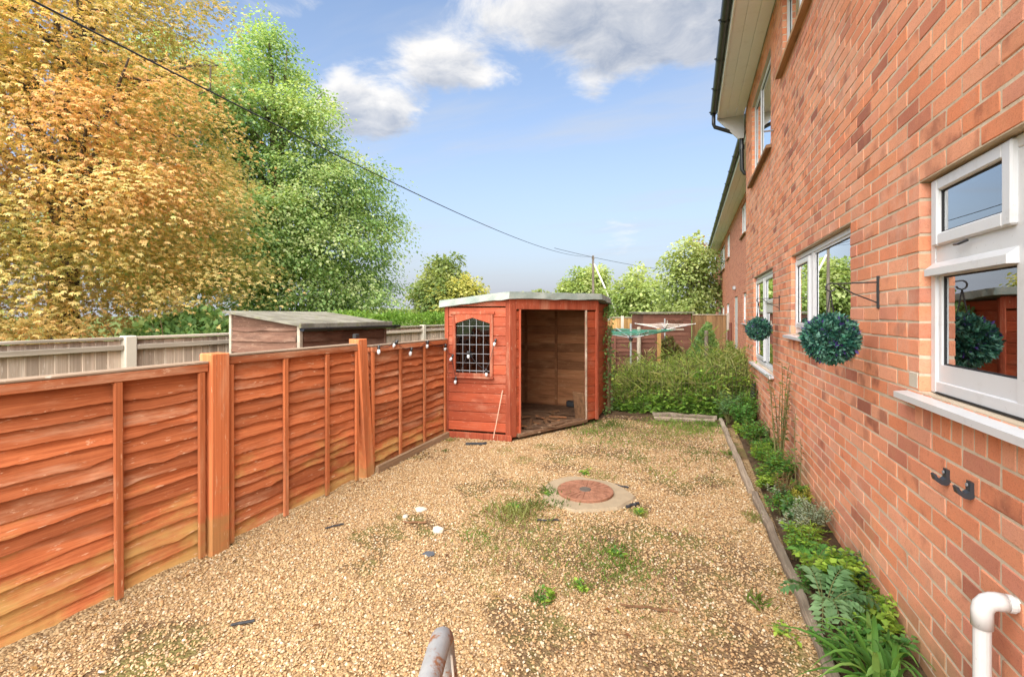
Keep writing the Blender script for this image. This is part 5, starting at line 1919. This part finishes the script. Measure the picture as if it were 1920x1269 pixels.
# ------------------------------------------------------------------ pole and overhead cable
up = thing('utility_pole', 'slim wooden utility pole with pale stay in the distance', 'pole', (-8.7, 44.85, 0))
MB().tube([(0, 0, -.1), (0, 0, 3.5), (0, 0, 7.3)], [.15, .13, .10], 8).build('pole_shaft', 'pole_wood', up)
MB().tube([(.1, 0, 6.5), (2.5, .95, .8)], .085, 6).build('stay', 'pale_wire', up)
MB().cbox(-.14, .14, -.05, .05, 7.0, 7.12, .01).build('cross_arm', 'pole_wood', up)


def cable(label, a, b, sag, r, n=60):
    a, b = Vector(a), Vector(b)
    pts_ = []
    for k in range(n + 9):
        t = (k - 8) / n
        p = a + (b - a) * t
        p.z -= 4 * sag * t * (1 - t)
        pts_.append(tuple(p))
    return tag(MB().tube(pts_, r, 6).build('overhead_cable', 'cable'), label, 'cable', 'overhead cables')


cable('black overhead cable sweeping from upper left down to the utility pole', (-6.83, 2.75, 5.04), (-8.7, 44.85, 7.2), .8, .0125)
cable('thin dark overhead cable running on to the right of the pole', (-8.7, 44.85, 7.15), (12.0, 75.0, 7.6), .9, .02)
# ------------------------------------------------------------------ plants in the border
def stem_plant(name, label, loc, nst, h, spread, leaf, wr, per, pal, seed, start=.15, up=.2, curl=.2, cat='plant', stem_r=.003, group='border plants', tip=0, wall_lean=0.0, roundl=False):
    """a plant of thin curved stems carrying leaves"""
    rg = np.random.default_rng(seed)
    t = thing(name, label, cat, loc, group)
    st_ = MB()
    C, D, N, LL, CC = [], [], [], [], []
    pal = np.array(pal)
    for s in range(nst):
        a = rg.uniform(0, 2 * math.pi)
        rr_ = spread * rg.uniform(.25, 1.0)
        hh = h * rg.uniform(.65, 1.1)
        e = np.array((math.cos(a) * rr_ + wall_lean, math.sin(a) * rr_, hh))
        b = np.array((math.cos(a) * .02, math.sin(a) * .02, 0))
        md = (b + e) / 2 + np.array((0, 0, hh * .22)) + rg.normal(size=3) * .02
        f_ = lambda u: (1 - u) ** 2 * b + 2 * u * (1 - u) * md + u * u * e
        st_.tube([tuple(f_(u)) for u in np.linspace(0, 1, 6)], [stem_r * (1 - .6 * i / 5) for i in range(6)], 4, cap=False)
        ci = rg.integers(0, len(pal))
        for q in range(per):
            u = start + (1 - start) * (q + rg.random()) / per
            p = f_(u)
            an = q * 2.4 + rg.normal() * .4
            d_ = np.array((math.cos(an), math.sin(an), up + rg.normal() * .25))
            C.append(p)
            D.append(d_)
            N.append(np.array((0, 0, 1.0)) + rg.normal(size=3) * .35)
            LL.append(leaf * rg.uniform(.65, 1.2) * (1.1 - .45 * u))
            CC.append(pal[min(len(pal) - 1, max(0, ci + rg.integers(-1, 2)))] * rg.uniform(.8, 1.2))
    st_.build('stems', 'stem', t)
    leaves('foliage', np.array(C), np.array(D), np.array(N), np.array(LL), wr, np.array(CC), 'leaf', t, .2, curl)
    return t


def fern_plant(name, label, loc, nfr, length, pal, seed, pinna=.055, arch=.5, cat='plant'):
    """arching fronds with toothed leaflets on both sides"""
    rg = np.random.default_rng(seed)
    t = thing(name, label, cat, loc, 'border plants')
    st_ = MB()
    C, D, N, LL, CC = [], [], [], [], []
    pal = np.array(pal)
    for s in range(nfr):
        a = rg.uniform(0, 2 * math.pi)
        L = length * rg.uniform(.7, 1.1)
        out_ = np.array((math.cos(a), math.sin(a), 0))
        b = np.zeros(3)
        e = out_ * L * .8 + np.array((0, 0, L * rg.uniform(.15, .5)))
        md = out_ * L * .35 + np.array((0, 0, L * (.35 + arch)))
        f_ = lambda u: (1 - u) ** 2 * b + 2 * u * (1 - u) * md + u * u * e
        st_.tube([tuple(f_(u)) for u in np.linspace(0, 1, 7)], [.003 * (1 - .7 * i / 6) for i in range(7)], 4, cap=False)
        c0 = pal[rg.integers(0, len(pal))]
        for q in range(13):
            u = .2 + .78 * q / 12
            p = f_(u)
            tg = f_(min(1, u + .03)) - f_(u - .03)
            tg /= np.linalg.norm(tg)
            sd_ = np.cross(tg, (0, 0, 1.0))
            sd_ /= np.linalg.norm(sd_) + 1e-9
            for sg in (-1, 1):
                C.append(p)
                D.append(sd_ * sg + tg * .55 + rg.normal(size=3) * .12)
                N.append(np.cross(sd_, tg) + rg.normal(size=3) * .2)
                LL.append(pinna * math.sin(math.pi * (.12 + .80 * q / 12)) * rg.uniform(.85, 1.2))
                CC.append(c0 * rg.uniform(.8, 1.2))
    st_.build('stems', 'stem', t)
    leaves('foliage', np.array(C), np.array(D), np.array(N), np.array(LL), .5, np.array(CC), 'leaf', t, .2, .2)
    return t


def blade_strip(b, md, e, w, n=7):
    """an arching strap leaf"""
    vs, q = [], []
    b, md, e = map(np.array, (b, md, e))
    f_ = lambda u: (1 - u) ** 2 * b + 2 * u * (1 - u) * md + u * u * e
    for i in range(n + 1):
        u = i / n
        p = f_(u)
        tg = f_(min(1, u + .02)) - f_(max(0, u - .02))
        sd_ = np.cross(tg, (0, 0, 1.0))
        sd_ /= np.linalg.norm(sd_) + 1e-9
        ww = w * (1 - u ** 2.2) * (.55 + .9 * min(u, .5)) + .0006
        vs += [p - sd_ * ww, p + np.array((0, 0, -ww * .5)), p + sd_ * ww]
    for i in range(n):
        a = i * 3
        q += [(a, a + 1, a + 4, a + 3), (a + 1, a + 2, a + 5, a + 4)]
    return vs, q


def strap_plant(name, label, loc, n, L, w, pal, seed, amin=0, amax=360, lift=.6):
    rg = np.random.default_rng(seed)
    t = thing(name, label, 'plant', loc, 'border plants')
    V, Q, CC = [], [], []
    pal = np.array(pal)
    for k in range(n):
        a = R(rg.uniform(amin, amax))
        l_ = L * rg.uniform(.6, 1.1)
        o_ = np.array((math.cos(a), math.sin(a), 0))
        st_ = rg.uniform(.2, 1.0)
        b = np.array((rg.normal() * .02, rg.normal() * .02, 0))
        md = b + o_ * l_ * .35 * st_ + np.array((0, 0, l_ * lift * (1.25 - .4 * st_)))
        e = b + o_ * l_ * .95 * st_ + np.array((0, 0, l_ * rg.uniform(.05, .55) * (1.3 - st_)))
        vs, q = blade_strip(b, md, e, w * rg.uniform(.7, 1.2))
        b0 = len(V)
        V += vs
        Q += [tuple(i + b0 for i in f_) for f_ in q]
        CC += [pal[rg.integers(0, len(pal))] * rg.uniform(.85, 1.15)] * len(vs)
    tri_mesh('foliage', np.array(V), None, np.array(CC), 'leaf', t, quads=np.array(Q))
    return t


LIME = [(0.182, 0.312, 0.039), (0.286, 0.442, 0.058), (0.39, 0.546, 0.091)]
MIDG = [(0.07, 0.196, 0.042), (0.112, 0.28, 0.063), (0.168, 0.364, 0.084)]
BLUEG = [(.11, .22, .085), (.15, .29, .12), (.20, .34, .16)]
GREYG = [(0.264, 0.336, 0.24), (0.384, 0.444, 0.336), (0.504, 0.552, 0.432)]
YELL = [(0.384, 0.384, 0.06), (0.504, 0.48, 0.096), (0.312, 0.312, 0.06)]
BRWN = [(0.24, 0.12, 0.06), (0.336, 0.18, 0.096), (0.18, 0.096, 0.054)]
strap_plant('strap_leaf_plant', 'clump of long arching strap leaves at the bottom right corner', (.70, 2.16, .03), 60, .52, .013, [(.10, .24, .04), (.15, .32, .06), (.22, .38, .09), (.07, .18, .035)], 201, 60, 300, .55)
strap_plant('strap_leaf_plant', 'smaller clump of strap leaves just behind the big strap leaved one', (.76, 2.42, .03), 22, .34, .011, [(.10, .24, .04), (.15, .32, .06), (.20, .36, .09)], 202, 40, 320, .7)
stem_plant('lime_leaf_plant', 'lime green soft leaved plant near the front of the border', (.73, 2.98, .03), 34, .20, .19, .050, .85, 15, LIME, 203, .3)
stem_plant('lime_leaf_plant', 'low lime green plant against the foot of the wall', (.84, 2.66, .03), 20, .13, .14, .042, .9, 12, LIME, 204, .3)
fern_plant('toothed_leaf_plant', 'bluish green plant with long toothed leaves by the edging', (.63, 2.72, .03), 13, .30, BLUEG, 205, .062)
fern_plant('toothed_leaf_plant', 'toothed leaved plant behind the lime green plant', (.66, 3.10, .03), 9, .26, MIDG, 206, .055)
stem_plant('poppy_plant', 'bright green feathery plant spilling over the nearest edging', (.62, 3.28, .03), 26, .20, .15, .040, .55, 16, LIME[:2] + MIDG[2:], 207, .25)
stem_plant('leafy_weed', 'green leafy weed in the shade of the strap leaves', (.80, 2.50, .03), 18, .14, .13, .055, .7, 9, MIDG, 208, .3)
stem_plant('grey_leaf_plant', 'silvery grey leaved mound against the wall', (.80, 3.70, .03), 40, .21, .16, .030, .45, 20, GREYG, 209, .35)
stem_plant('grey_leaf_plant', 'silvery grey leaved plant by the middle edging', (.66, 3.62, .03), 26, .15, .13, .030, .45, 16, GREYG, 210, .35)
stem_plant('grassy_plant', 'narrow leaved yellow green plant between the silvery mounds', (.70, 3.42, .03), 22, .17, .13, .060, .14, 14, YELL[2:] + LIME, 211, .3, .5)
stem_plant('yellow_plant', 'yellow leaved sprig against the wall', (.82, 4.15, .03), 18, .17, .10, .035, .6, 13, YELL, 212, .35)
stem_plant('dead_plant', 'brown withered plant in the middle of the border', (.72, 4.30, .03), 24, .22, .12, .030, .35, 9, BRWN, 213, .3)
stem_plant('white_flower_plant', 'low green plant with pale flowers by the edging joint', (.66, 4.28, .03), 22, .12, .12, .028, .7, 12, GREYG[1:] + BLUEG, 214, .4)
stem_plant('leafy_plant', 'low leafy green plant behind the yellow sprig', (.66, 3.98, .03), 24, .15, .14, .040, .6, 14, LIME[:1] + MIDG, 215, .3)
stem_plant('leafy_plant', 'bushy mid green plant below the climbing rose', (.77, 4.80, .03), 34, .25, .17, .060, .35, 15, MIDG + LIME[:1], 216, .2)
stem_plant('narrow_leaf_plant', 'narrow leaved green plant halfway along the far edging', (.68, 5.20, .03), 28, .22, .16, .065, .22, 16, LIME[:2] + MIDG[1:], 217, .2, .4)
stem_plant('narrow_leaf_plant', 'narrow leaved plant in front of the rose stems', (.66, 4.66, .03), 24, .16, .14, .055, .25, 14, LIME[:2] + MIDG, 218, .2, .4)
stem_plant('leafy_plant', 'rounded bright green plant near the far end of the border', (.67, 6.0, .03), 34, .28, .20, .050, .6, 16, MIDG[1:] + LIME[:1], 219, .2)
stem_plant('leafy_plant', 'dark leaved plant at the far corner of the border', (.66, 6.75, .03), 34, .34, .22, .075, .5, 14, MIDG, 220, .2)
stem_plant('spurge_plant', 'blue green whorled plant at the far corner beside the timbers', (.52, 7.15, .03), 26, .40, .20, .085, .20, 22, BLUEG, 221, .35, .1)
stem_plant('leafy_plant', 'tall green plant by the wall at the far end', (.78, 7.2, .03), 30, .42, .18, .065, .5, 15, MIDG + LIME[:1], 222, .15)
stem_plant('leafy_plant', 'small plant between the far plants and the wall', (.80, 5.55, .03), 22, .22, .12, .045, .5, 12, MIDG, 223, .2)
# low fillers so that little bare soil shows
fl_ = random.Random(55)
where = ['between the toothed leaves and the wall', 'beside the strap leaves at the edging', 'below the silvery mound', 'in front of the yellow sprig', 'under the rose stems',
         'behind the rose stems', 'halfway to the far corner', 'against the wall near the far corner', 'at the edging near the far corner', 'under the smaller topiary ball',
         'beside the brown withered plant', 'just behind the nearest edging', 'against the wall beside the lime plant', 'at the joint of the edging timbers']
spots = [(.84, 2.90), (.62, 2.38), (.72, 3.88), (.74, 4.02), (.84, 4.95), (.70, 5.42), (.80, 5.90), (.84, 6.45), (.60, 6.40), (.72, 5.70), (.82, 4.45), (.64, 2.98), (.87, 3.15), (.60, 4.55)]
for k, ((x, y), wd) in enumerate(zip(spots, where)):
    pal_ = [LIME[:2] + MIDG[1:], MIDG, BLUEG, LIME, MIDG + YELL[:1]][k % 5]
    stem_plant('ground_plant', 'low leafy green plant ' + wd, (x, y, .03), 22, fl_.uniform(.09, .16), fl_.uniform(.10, .15), fl_.uniform(.032, .05), fl_.uniform(.45, .8), 12, pal_, 400 + k, .25)
# the rose: bare stems up the wall with few leaves
stem_plant('climbing_rose', 'thin bare rose stems with sparse leaves rising against the brick wall', (.80, 5.02, .03), 11, 1.00, .17, .052, .55, 15, [(.13, .17, .04), (.22, .22, .06), (.10, .13, .04), (.30, .16, .07)], 224, .3, .1, .2, 'rose', .0055)
stem_plant('climbing_rose', 'single arching rose stem closer to the camera against the wall', (.85, 4.46, .03), 2, .62, .05, .045, .55, 12, [(.10, .16, .05), (.16, .20, .06)], 225, .35, .1, .2, 'rose', .0045)
o = MB().prism([(-.045, -.02), (.02, -.05), (.05, .01), (.0, .045), (-.035, .03)], 0, .006, Matrix.Translation((.80, 2.76, .07)) @ Matrix.Rotation(.5, 4, 'X')).build('slate_piece', 'slate')
tag(o, 'blue grey slate flake among the border plants', 'slate')
o = MB().cbox(-.03, .03, -.02, .02, 0, .34, .01, Matrix.Translation((.86, 7.62, .18)) @ Matrix.Rotation(.05, 4, 'Y')).build('black_drain_box', 'black_plastic')
tag(o, 'narrow black plastic drain cover at the far end of the wall', 'drain')

# ------------------------------------------------------------------ grass and moss in the gravel
rg = np.random.default_rng(77)
# clumps: x, y, radius, blades, blade length
tuf = [(-1.27, 3.33, .22, 420, .075), (-1.16, 3.55, .14, 160, .05), (-.98, 3.62, .10, 110, .05), (-1.10, 3.86, .12, 120, .06), (-1.32, 2.92, .20, 170, .045),
       (-1.18, 2.75, .22, 170, .04), (-.46, 2.97, .20, 260, .05), (-.50, 2.70, .24, 200, .04), (-.35, 2.86, .18, 170, .045), (-.90, 2.95, .30, 180, .035),
       (-.75, 2.37, .06, 60, .05), (-.60, 2.55, .05, 40, .045), (-.35, 3.65, .05, 50, .05), (.10, 5.4, .35, 200, .05), (-.35, 6.2, .5, 520, .05), (-.9, 5.7, .4, 300, .05),
       (.1, 6.6, .35, 420, .06), (-.2, 6.9, .45, 420, .07), (.25, 7.0, .2, 200, .07), (-.75, 4.40, .12, 80, .05), (-.25, 4.7, .2, 90, .045), (-1.6, 4.6, .12, 60, .045),
       (-.55, 5.0, .3, 160, .045), (-1.05, 6.5, .25, 260, .06), (-1.2, 6.0, .2, 200, .05), (.35, 2.75, .05, 40, .07), (.45, 3.9, .06, 60, .06), (-.2, 2.6, .15, 50, .035),
       (.42, 5.6, .06, 70, .06), (-1.9, 4.85, .15, 80, .04), (-2.55, 4.6, .06, 40, .04), (-.05, 3.4, .25, 110, .03), (-.6, 3.3, .3, 260, .028), (-.85, 2.75, .35, 300, .028), (-.25, 2.75, .3, 260, .03), (-.95, 3.15, .3, 260, .03), (-.1, 2.3, .3, 160, .025), (-1.3, 4.0, .2, 120, .03), (.2, 4.6, .2, 120, .03), (-2.7, 5.0, .05, 40, .06)]
P, D, L_, CC = [], [], [], []
for (x, y, r_, n, l_) in tuf:
    k = rg.normal(size=(n, 2)) * r_ * .55
    P.append(np.stack([x + k[:, 0], y + k[:, 1], np.full(n, .004)], 1))
    D.append(np.stack([rg.normal(size=n) * .7, rg.normal(size=n) * .7, rg.uniform(.3, 1.1, n)], 1))
    L_.append(l_ * rg.uniform(.5, 1.3, n))
    cb = np.array([(.14, .24, .04), (.20, .30, .06), (.10, .17, .035), (.26, .28, .09)])[rg.integers(0, 4)]
    CC.append(cb * rg.uniform(.7, 1.3, (n, 1)))
P, D, L_, CC = map(np.concatenate, (P, D, L_, CC))
o = leaves('gravel_grass', P, D, rg.normal(size=P.shape), L_, .13, CC, 'leaf', None, .1, .1)
tag(o, 'thin tufts of grass and moss growing through the gravel', 'grass', kind='stuff')
# fallen leaves
n = 420
P = np.stack([rg.uniform(-2.8, .85, n), .8 + 6.4 * rg.random(n), np.full(n, .014)], 1)
P[:160, 0] = rg.choice([-2.74, .50, .70], 160) + rg.normal(size=160) * .07
P = P[~((P[:, 1] > 5.1) & (P[:, 0] < -1.1))]
n = len(P)
a_ = rg.uniform(0, 6.28, n)
CC = np.array([(.30, .15, .06), (.40, .24, .09), (.18, .09, .045), (.46, .33, .13)])[rg.integers(0, 4, n)] * rg.uniform(.7, 1.2, (n, 1))
o = leaves('fallen_leaves', P, np.stack([np.cos(a_), np.sin(a_), rg.normal(size=n) * .12], 1), np.array((0, 0, 1.0)) + rg.normal(size=(n, 3)) * .25, rg.uniform(.018, .045, n), .5, CC, 'leaf', None, .3, .1)
tag(o, 'scattered small brown fallen leaves on the gravel', 'fallen leaves', kind='stuff')
# low broad leaved weeds: a few single plants
for k, (x, y, lb) in enumerate([(-.72, 2.40, 'small bright green weed alone in the gravel near the foreground'), (-.56, 2.56, 'tiny green weed in the gravel right of the small bright one'),
                                (-.36, 3.66, 'small yellow green weed in the gravel right of the manhole'), (-1.30, 3.42, 'pale green rosette weed beside the grass tuft left of the manhole'),
                                (-.42, 3.0, 'green trailing weed in the grassy patch below the manhole'), (-1.12, 3.78, 'green weed against the left rim of the manhole collar'),
                                (.42, 2.52, 'green sprig of weed at the edge of the gravel by the border'), (-.92, 4.42, 'small weed behind the manhole')]):
    stem_plant('gravel_weed', lb, (x, y, .004), 9, .035, .06, .038, .6, 5, LIME + MIDG[1:], 300 + k, .3, group='small weeds in the gravel', stem_r=.0015)

# ------------------------------------------------------------------ litter
def rock(label, x, y, r_, seed, m_='flint', sq=.6):
    rr = random.Random(seed)
    import bmesh
    bm = bmesh.new()
    bmesh.ops.create_icosphere(bm, subdivisions=2, radius=1)
    ax = Vector((rr.uniform(.7, 1.2), rr.uniform(.6, 1), sq))
    k1, k2 = rr.uniform(0, 6), rr.uniform(0, 6)
    for v in bm.verts:
        f_ = 1 + .16 * math.sin(v.co.x * 3 + k1) + .13 * math.sin(v.co.y * 4 + k2) + .07 * rr.uniform(-1, 1)
        v.co = Vector((v.co.x * ax.x, v.co.y * ax.y, v.co.z * ax.z)) * f_ * r_
    me = bpy.data.meshes.new('rock')
    bm.to_mesh(me)
    bm.free()
    me.materials.append(MATS[m_])
    o_ = bpy.data.objects.new('pale_rock', me)
    COL.objects.link(o_)
    o_.location = (x, y, r_ * sq * .55)
    return tag(o_, label, 'rock', 'pale flints on the gravel')


rock('largest pale flint lying on the gravel by the dark patch', -1.65, 2.87, .047, 1)
rock('flat pale flint at the back of the dark patch on the gravel', -1.97, 3.14, .045, 2, sq=.35)
rock('small pale flint left of the dark patch on the gravel', -2.00, 2.99, .028, 3)


def stick(label, pts_, r_, name='dark_stick', m_='rubber'):
    return tag(MB().tube(pts_, r_, 6).build(name, m_), label, 'stick', 'dark bits of stick on the gravel')


def on_line(p, q, wob, seed, z=.012):
    rr = random.Random(seed)
    return [(p[0] + (q[0] - p[0]) * k / 6 + rr.uniform(-wob, wob), p[1] + (q[1] - p[1]) * k / 6 + rr.uniform(-wob, wob), z + rr.uniform(0, .005)) for k in range(7)]


stick('dark stick on the gravel by the border in the right foreground', on_line((-.33, 2.47), (-.06, 2.53), .010, 1), .0055, m_='debris_brown')
stick('dark stick lying left of the manhole below the grass tuft', on_line((-1.06, 3.27), (-.90, 3.34), .009, 2), .006)
stick('black scrap beside the right rim of the manhole collar', on_line((-.46, 3.76), (-.38, 3.86), .006, 3), .012)
stick('thin dark twig on the gravel by the middle fence panel', on_line((-2.42, 2.62), (-2.35, 2.72), .006, 4), .006)
stick('black rubber strip lying in front of the shed window wall', on_line((-2.46, 4.90), (-2.24, 5.02), .012, 5), .018)
stick('dark twig in the gravel at the bottom left of the picture', on_line((-2.10, 1.63), (-2.02, 1.70), .006, 6), .007)
stick('short dark stick at the back rim of the manhole collar', on_line((-.62, 4.22), (-.50, 4.18), .006, 7), .008)
stick('dark twig in the dark patch beside the largest flint', on_line((-1.96, 2.90), (-1.80, 2.95), .008, 8), .008, m_='debris_brown')
o = MB().prism([(-.04, -.02), (.02, -.03), (.04, .0), (.015, .03), (-.03, .02)], .006, .012, Matrix.Translation((-1.55, 2.58, 0))).build('slate_piece', 'slate')
tag(o, 'dark slate fragment lying flat on the open gravel', 'slate')

# ------------------------------------------------------------------ gravel stones
def stone_mesh(seed):
    import bmesh
    rr = random.Random(seed)
    bm = bmesh.new()
    bmesh.ops.create_icosphere(bm, subdivisions=1, radius=1)
    ax = (rr.uniform(.85, 1.35), rr.uniform(.7, 1.05), rr.uniform(.45, .75))
    for v in bm.verts:
        s_ = rr.uniform(.80, 1.18)
        v.co = Vector((v.co.x * ax[0], v.co.y * ax[1], v.co.z * ax[2])) * s_
    me = bpy.data.meshes.new('gravel_stone')
    bm.to_mesh(me)
    bm.free()
    me.materials.append(MATS['gravel_stone'])
    return bpy.data.objects.new('gravel_stone', me)


stones = bpy.data.collections.new('gravel_stones')
for k in range(6):
    stones.objects.link(stone_mesh(500 + k))
rg = np.random.default_rng(19)
N_ST = 130000
# thicker near the viewer, thinner towards the far end
yy = .3 + 6.9 * rg.random(N_ST * 2) ** 1.25
xx = rg.uniform(-2.86, .60, N_ST * 2)
bare = bareness(xx, yy) * .92
keep = rg.random(len(xx)) > bare
man_d = np.hypot(xx - MX, yy - MY)
keep &= (man_d > .37) | ((man_d > .26) & (rg.random(len(xx)) < (man_d - .26) * 4))
edge_x = np.interp(yy, [.3, 3.0, 4.4, 7.3], [.545, .535, .47, .40])
keep &= xx < edge_x
# stay out of the shed
keep &= ~((yy > 5.22) & (yy - 5.29 > (xx + 2.03) * 1.39 / .78 - .12) & (xx < -1.2))
xx, yy = xx[keep][:N_ST], yy[keep][:N_ST]
n = len(xx)
me = bpy.data.meshes.new('gravel')
me.vertices.add(n)
me.vertices.foreach_set('co', np.stack([xx, yy, rg.uniform(-.001, .007, n)], 1).astype(np.float32).ravel())
at_ = me.attributes.new('rot', 'FLOAT_VECTOR', 'POINT')
at_.data.foreach_set('vector', np.stack([rg.normal(size=n) * .35, rg.normal(size=n) * .35, rg.uniform(0, 6.28, n)], 1).astype(np.float32).ravel())
at_ = me.attributes.new('size', 'FLOAT', 'POINT')
at_.data.foreach_set('value', (.0042 + .0058 * rg.random(n) ** 2.4).astype(np.float32))
gravel = bpy.data.objects.new('gravel', me)
COL.objects.link(gravel)
tag(gravel, 'loose golden and cream gravel stones covering the yard', 'gravel', kind='stuff')
ng = bpy.data.node_groups.new('scatter_stones', 'GeometryNodeTree')
ng.interface.new_socket('Geometry', in_out='INPUT', socket_type='NodeSocketGeometry')
ng.interface.new_socket('Geometry', in_out='OUTPUT', socket_type='NodeSocketGeometry')
gi, go = ng.nodes.new('NodeGroupInput'), ng.nodes.new('NodeGroupOutput')
ci = ng.nodes.new('GeometryNodeCollectionInfo')
ci.inputs['Collection'].default_value = stones
ci.inputs['Separate Children'].default_value = True
ci.inputs['Reset Children'].default_value = True
ip = ng.nodes.new('GeometryNodeInstanceOnPoints')
ip.inputs['Pick Instance'].default_value = True
ra = ng.nodes.new('GeometryNodeInputNamedAttribute')
ra.data_type = 'FLOAT_VECTOR'
ra.inputs[0].default_value = 'rot'
sa = ng.nodes.new('GeometryNodeInputNamedAttribute')
sa.data_type = 'FLOAT'
sa.inputs[0].default_value = 'size'
ri = ng.nodes.new('FunctionNodeRandomValue')
ri.data_type = 'INT'
for s_ in ri.inputs:
    if s_.name == 'Max' and s_.type == 'INT':
        s_.default_value = 5
lk = ng.links.new
lk(gi.outputs[0], ip.inputs['Points'])
lk(ci.outputs[0], ip.inputs['Instance'])
lk([s_ for s_ in ri.outputs if s_.type == 'INT'][0], ip.inputs['Instance Index'])
lk(ra.outputs[0], ip.inputs['Rotation'])
lk(sa.outputs[0], ip.inputs['Scale'])
lk(ip.outputs[0], go.inputs[0])
md = gravel.modifiers.new('stones', 'NODES')
md.node_group = ng
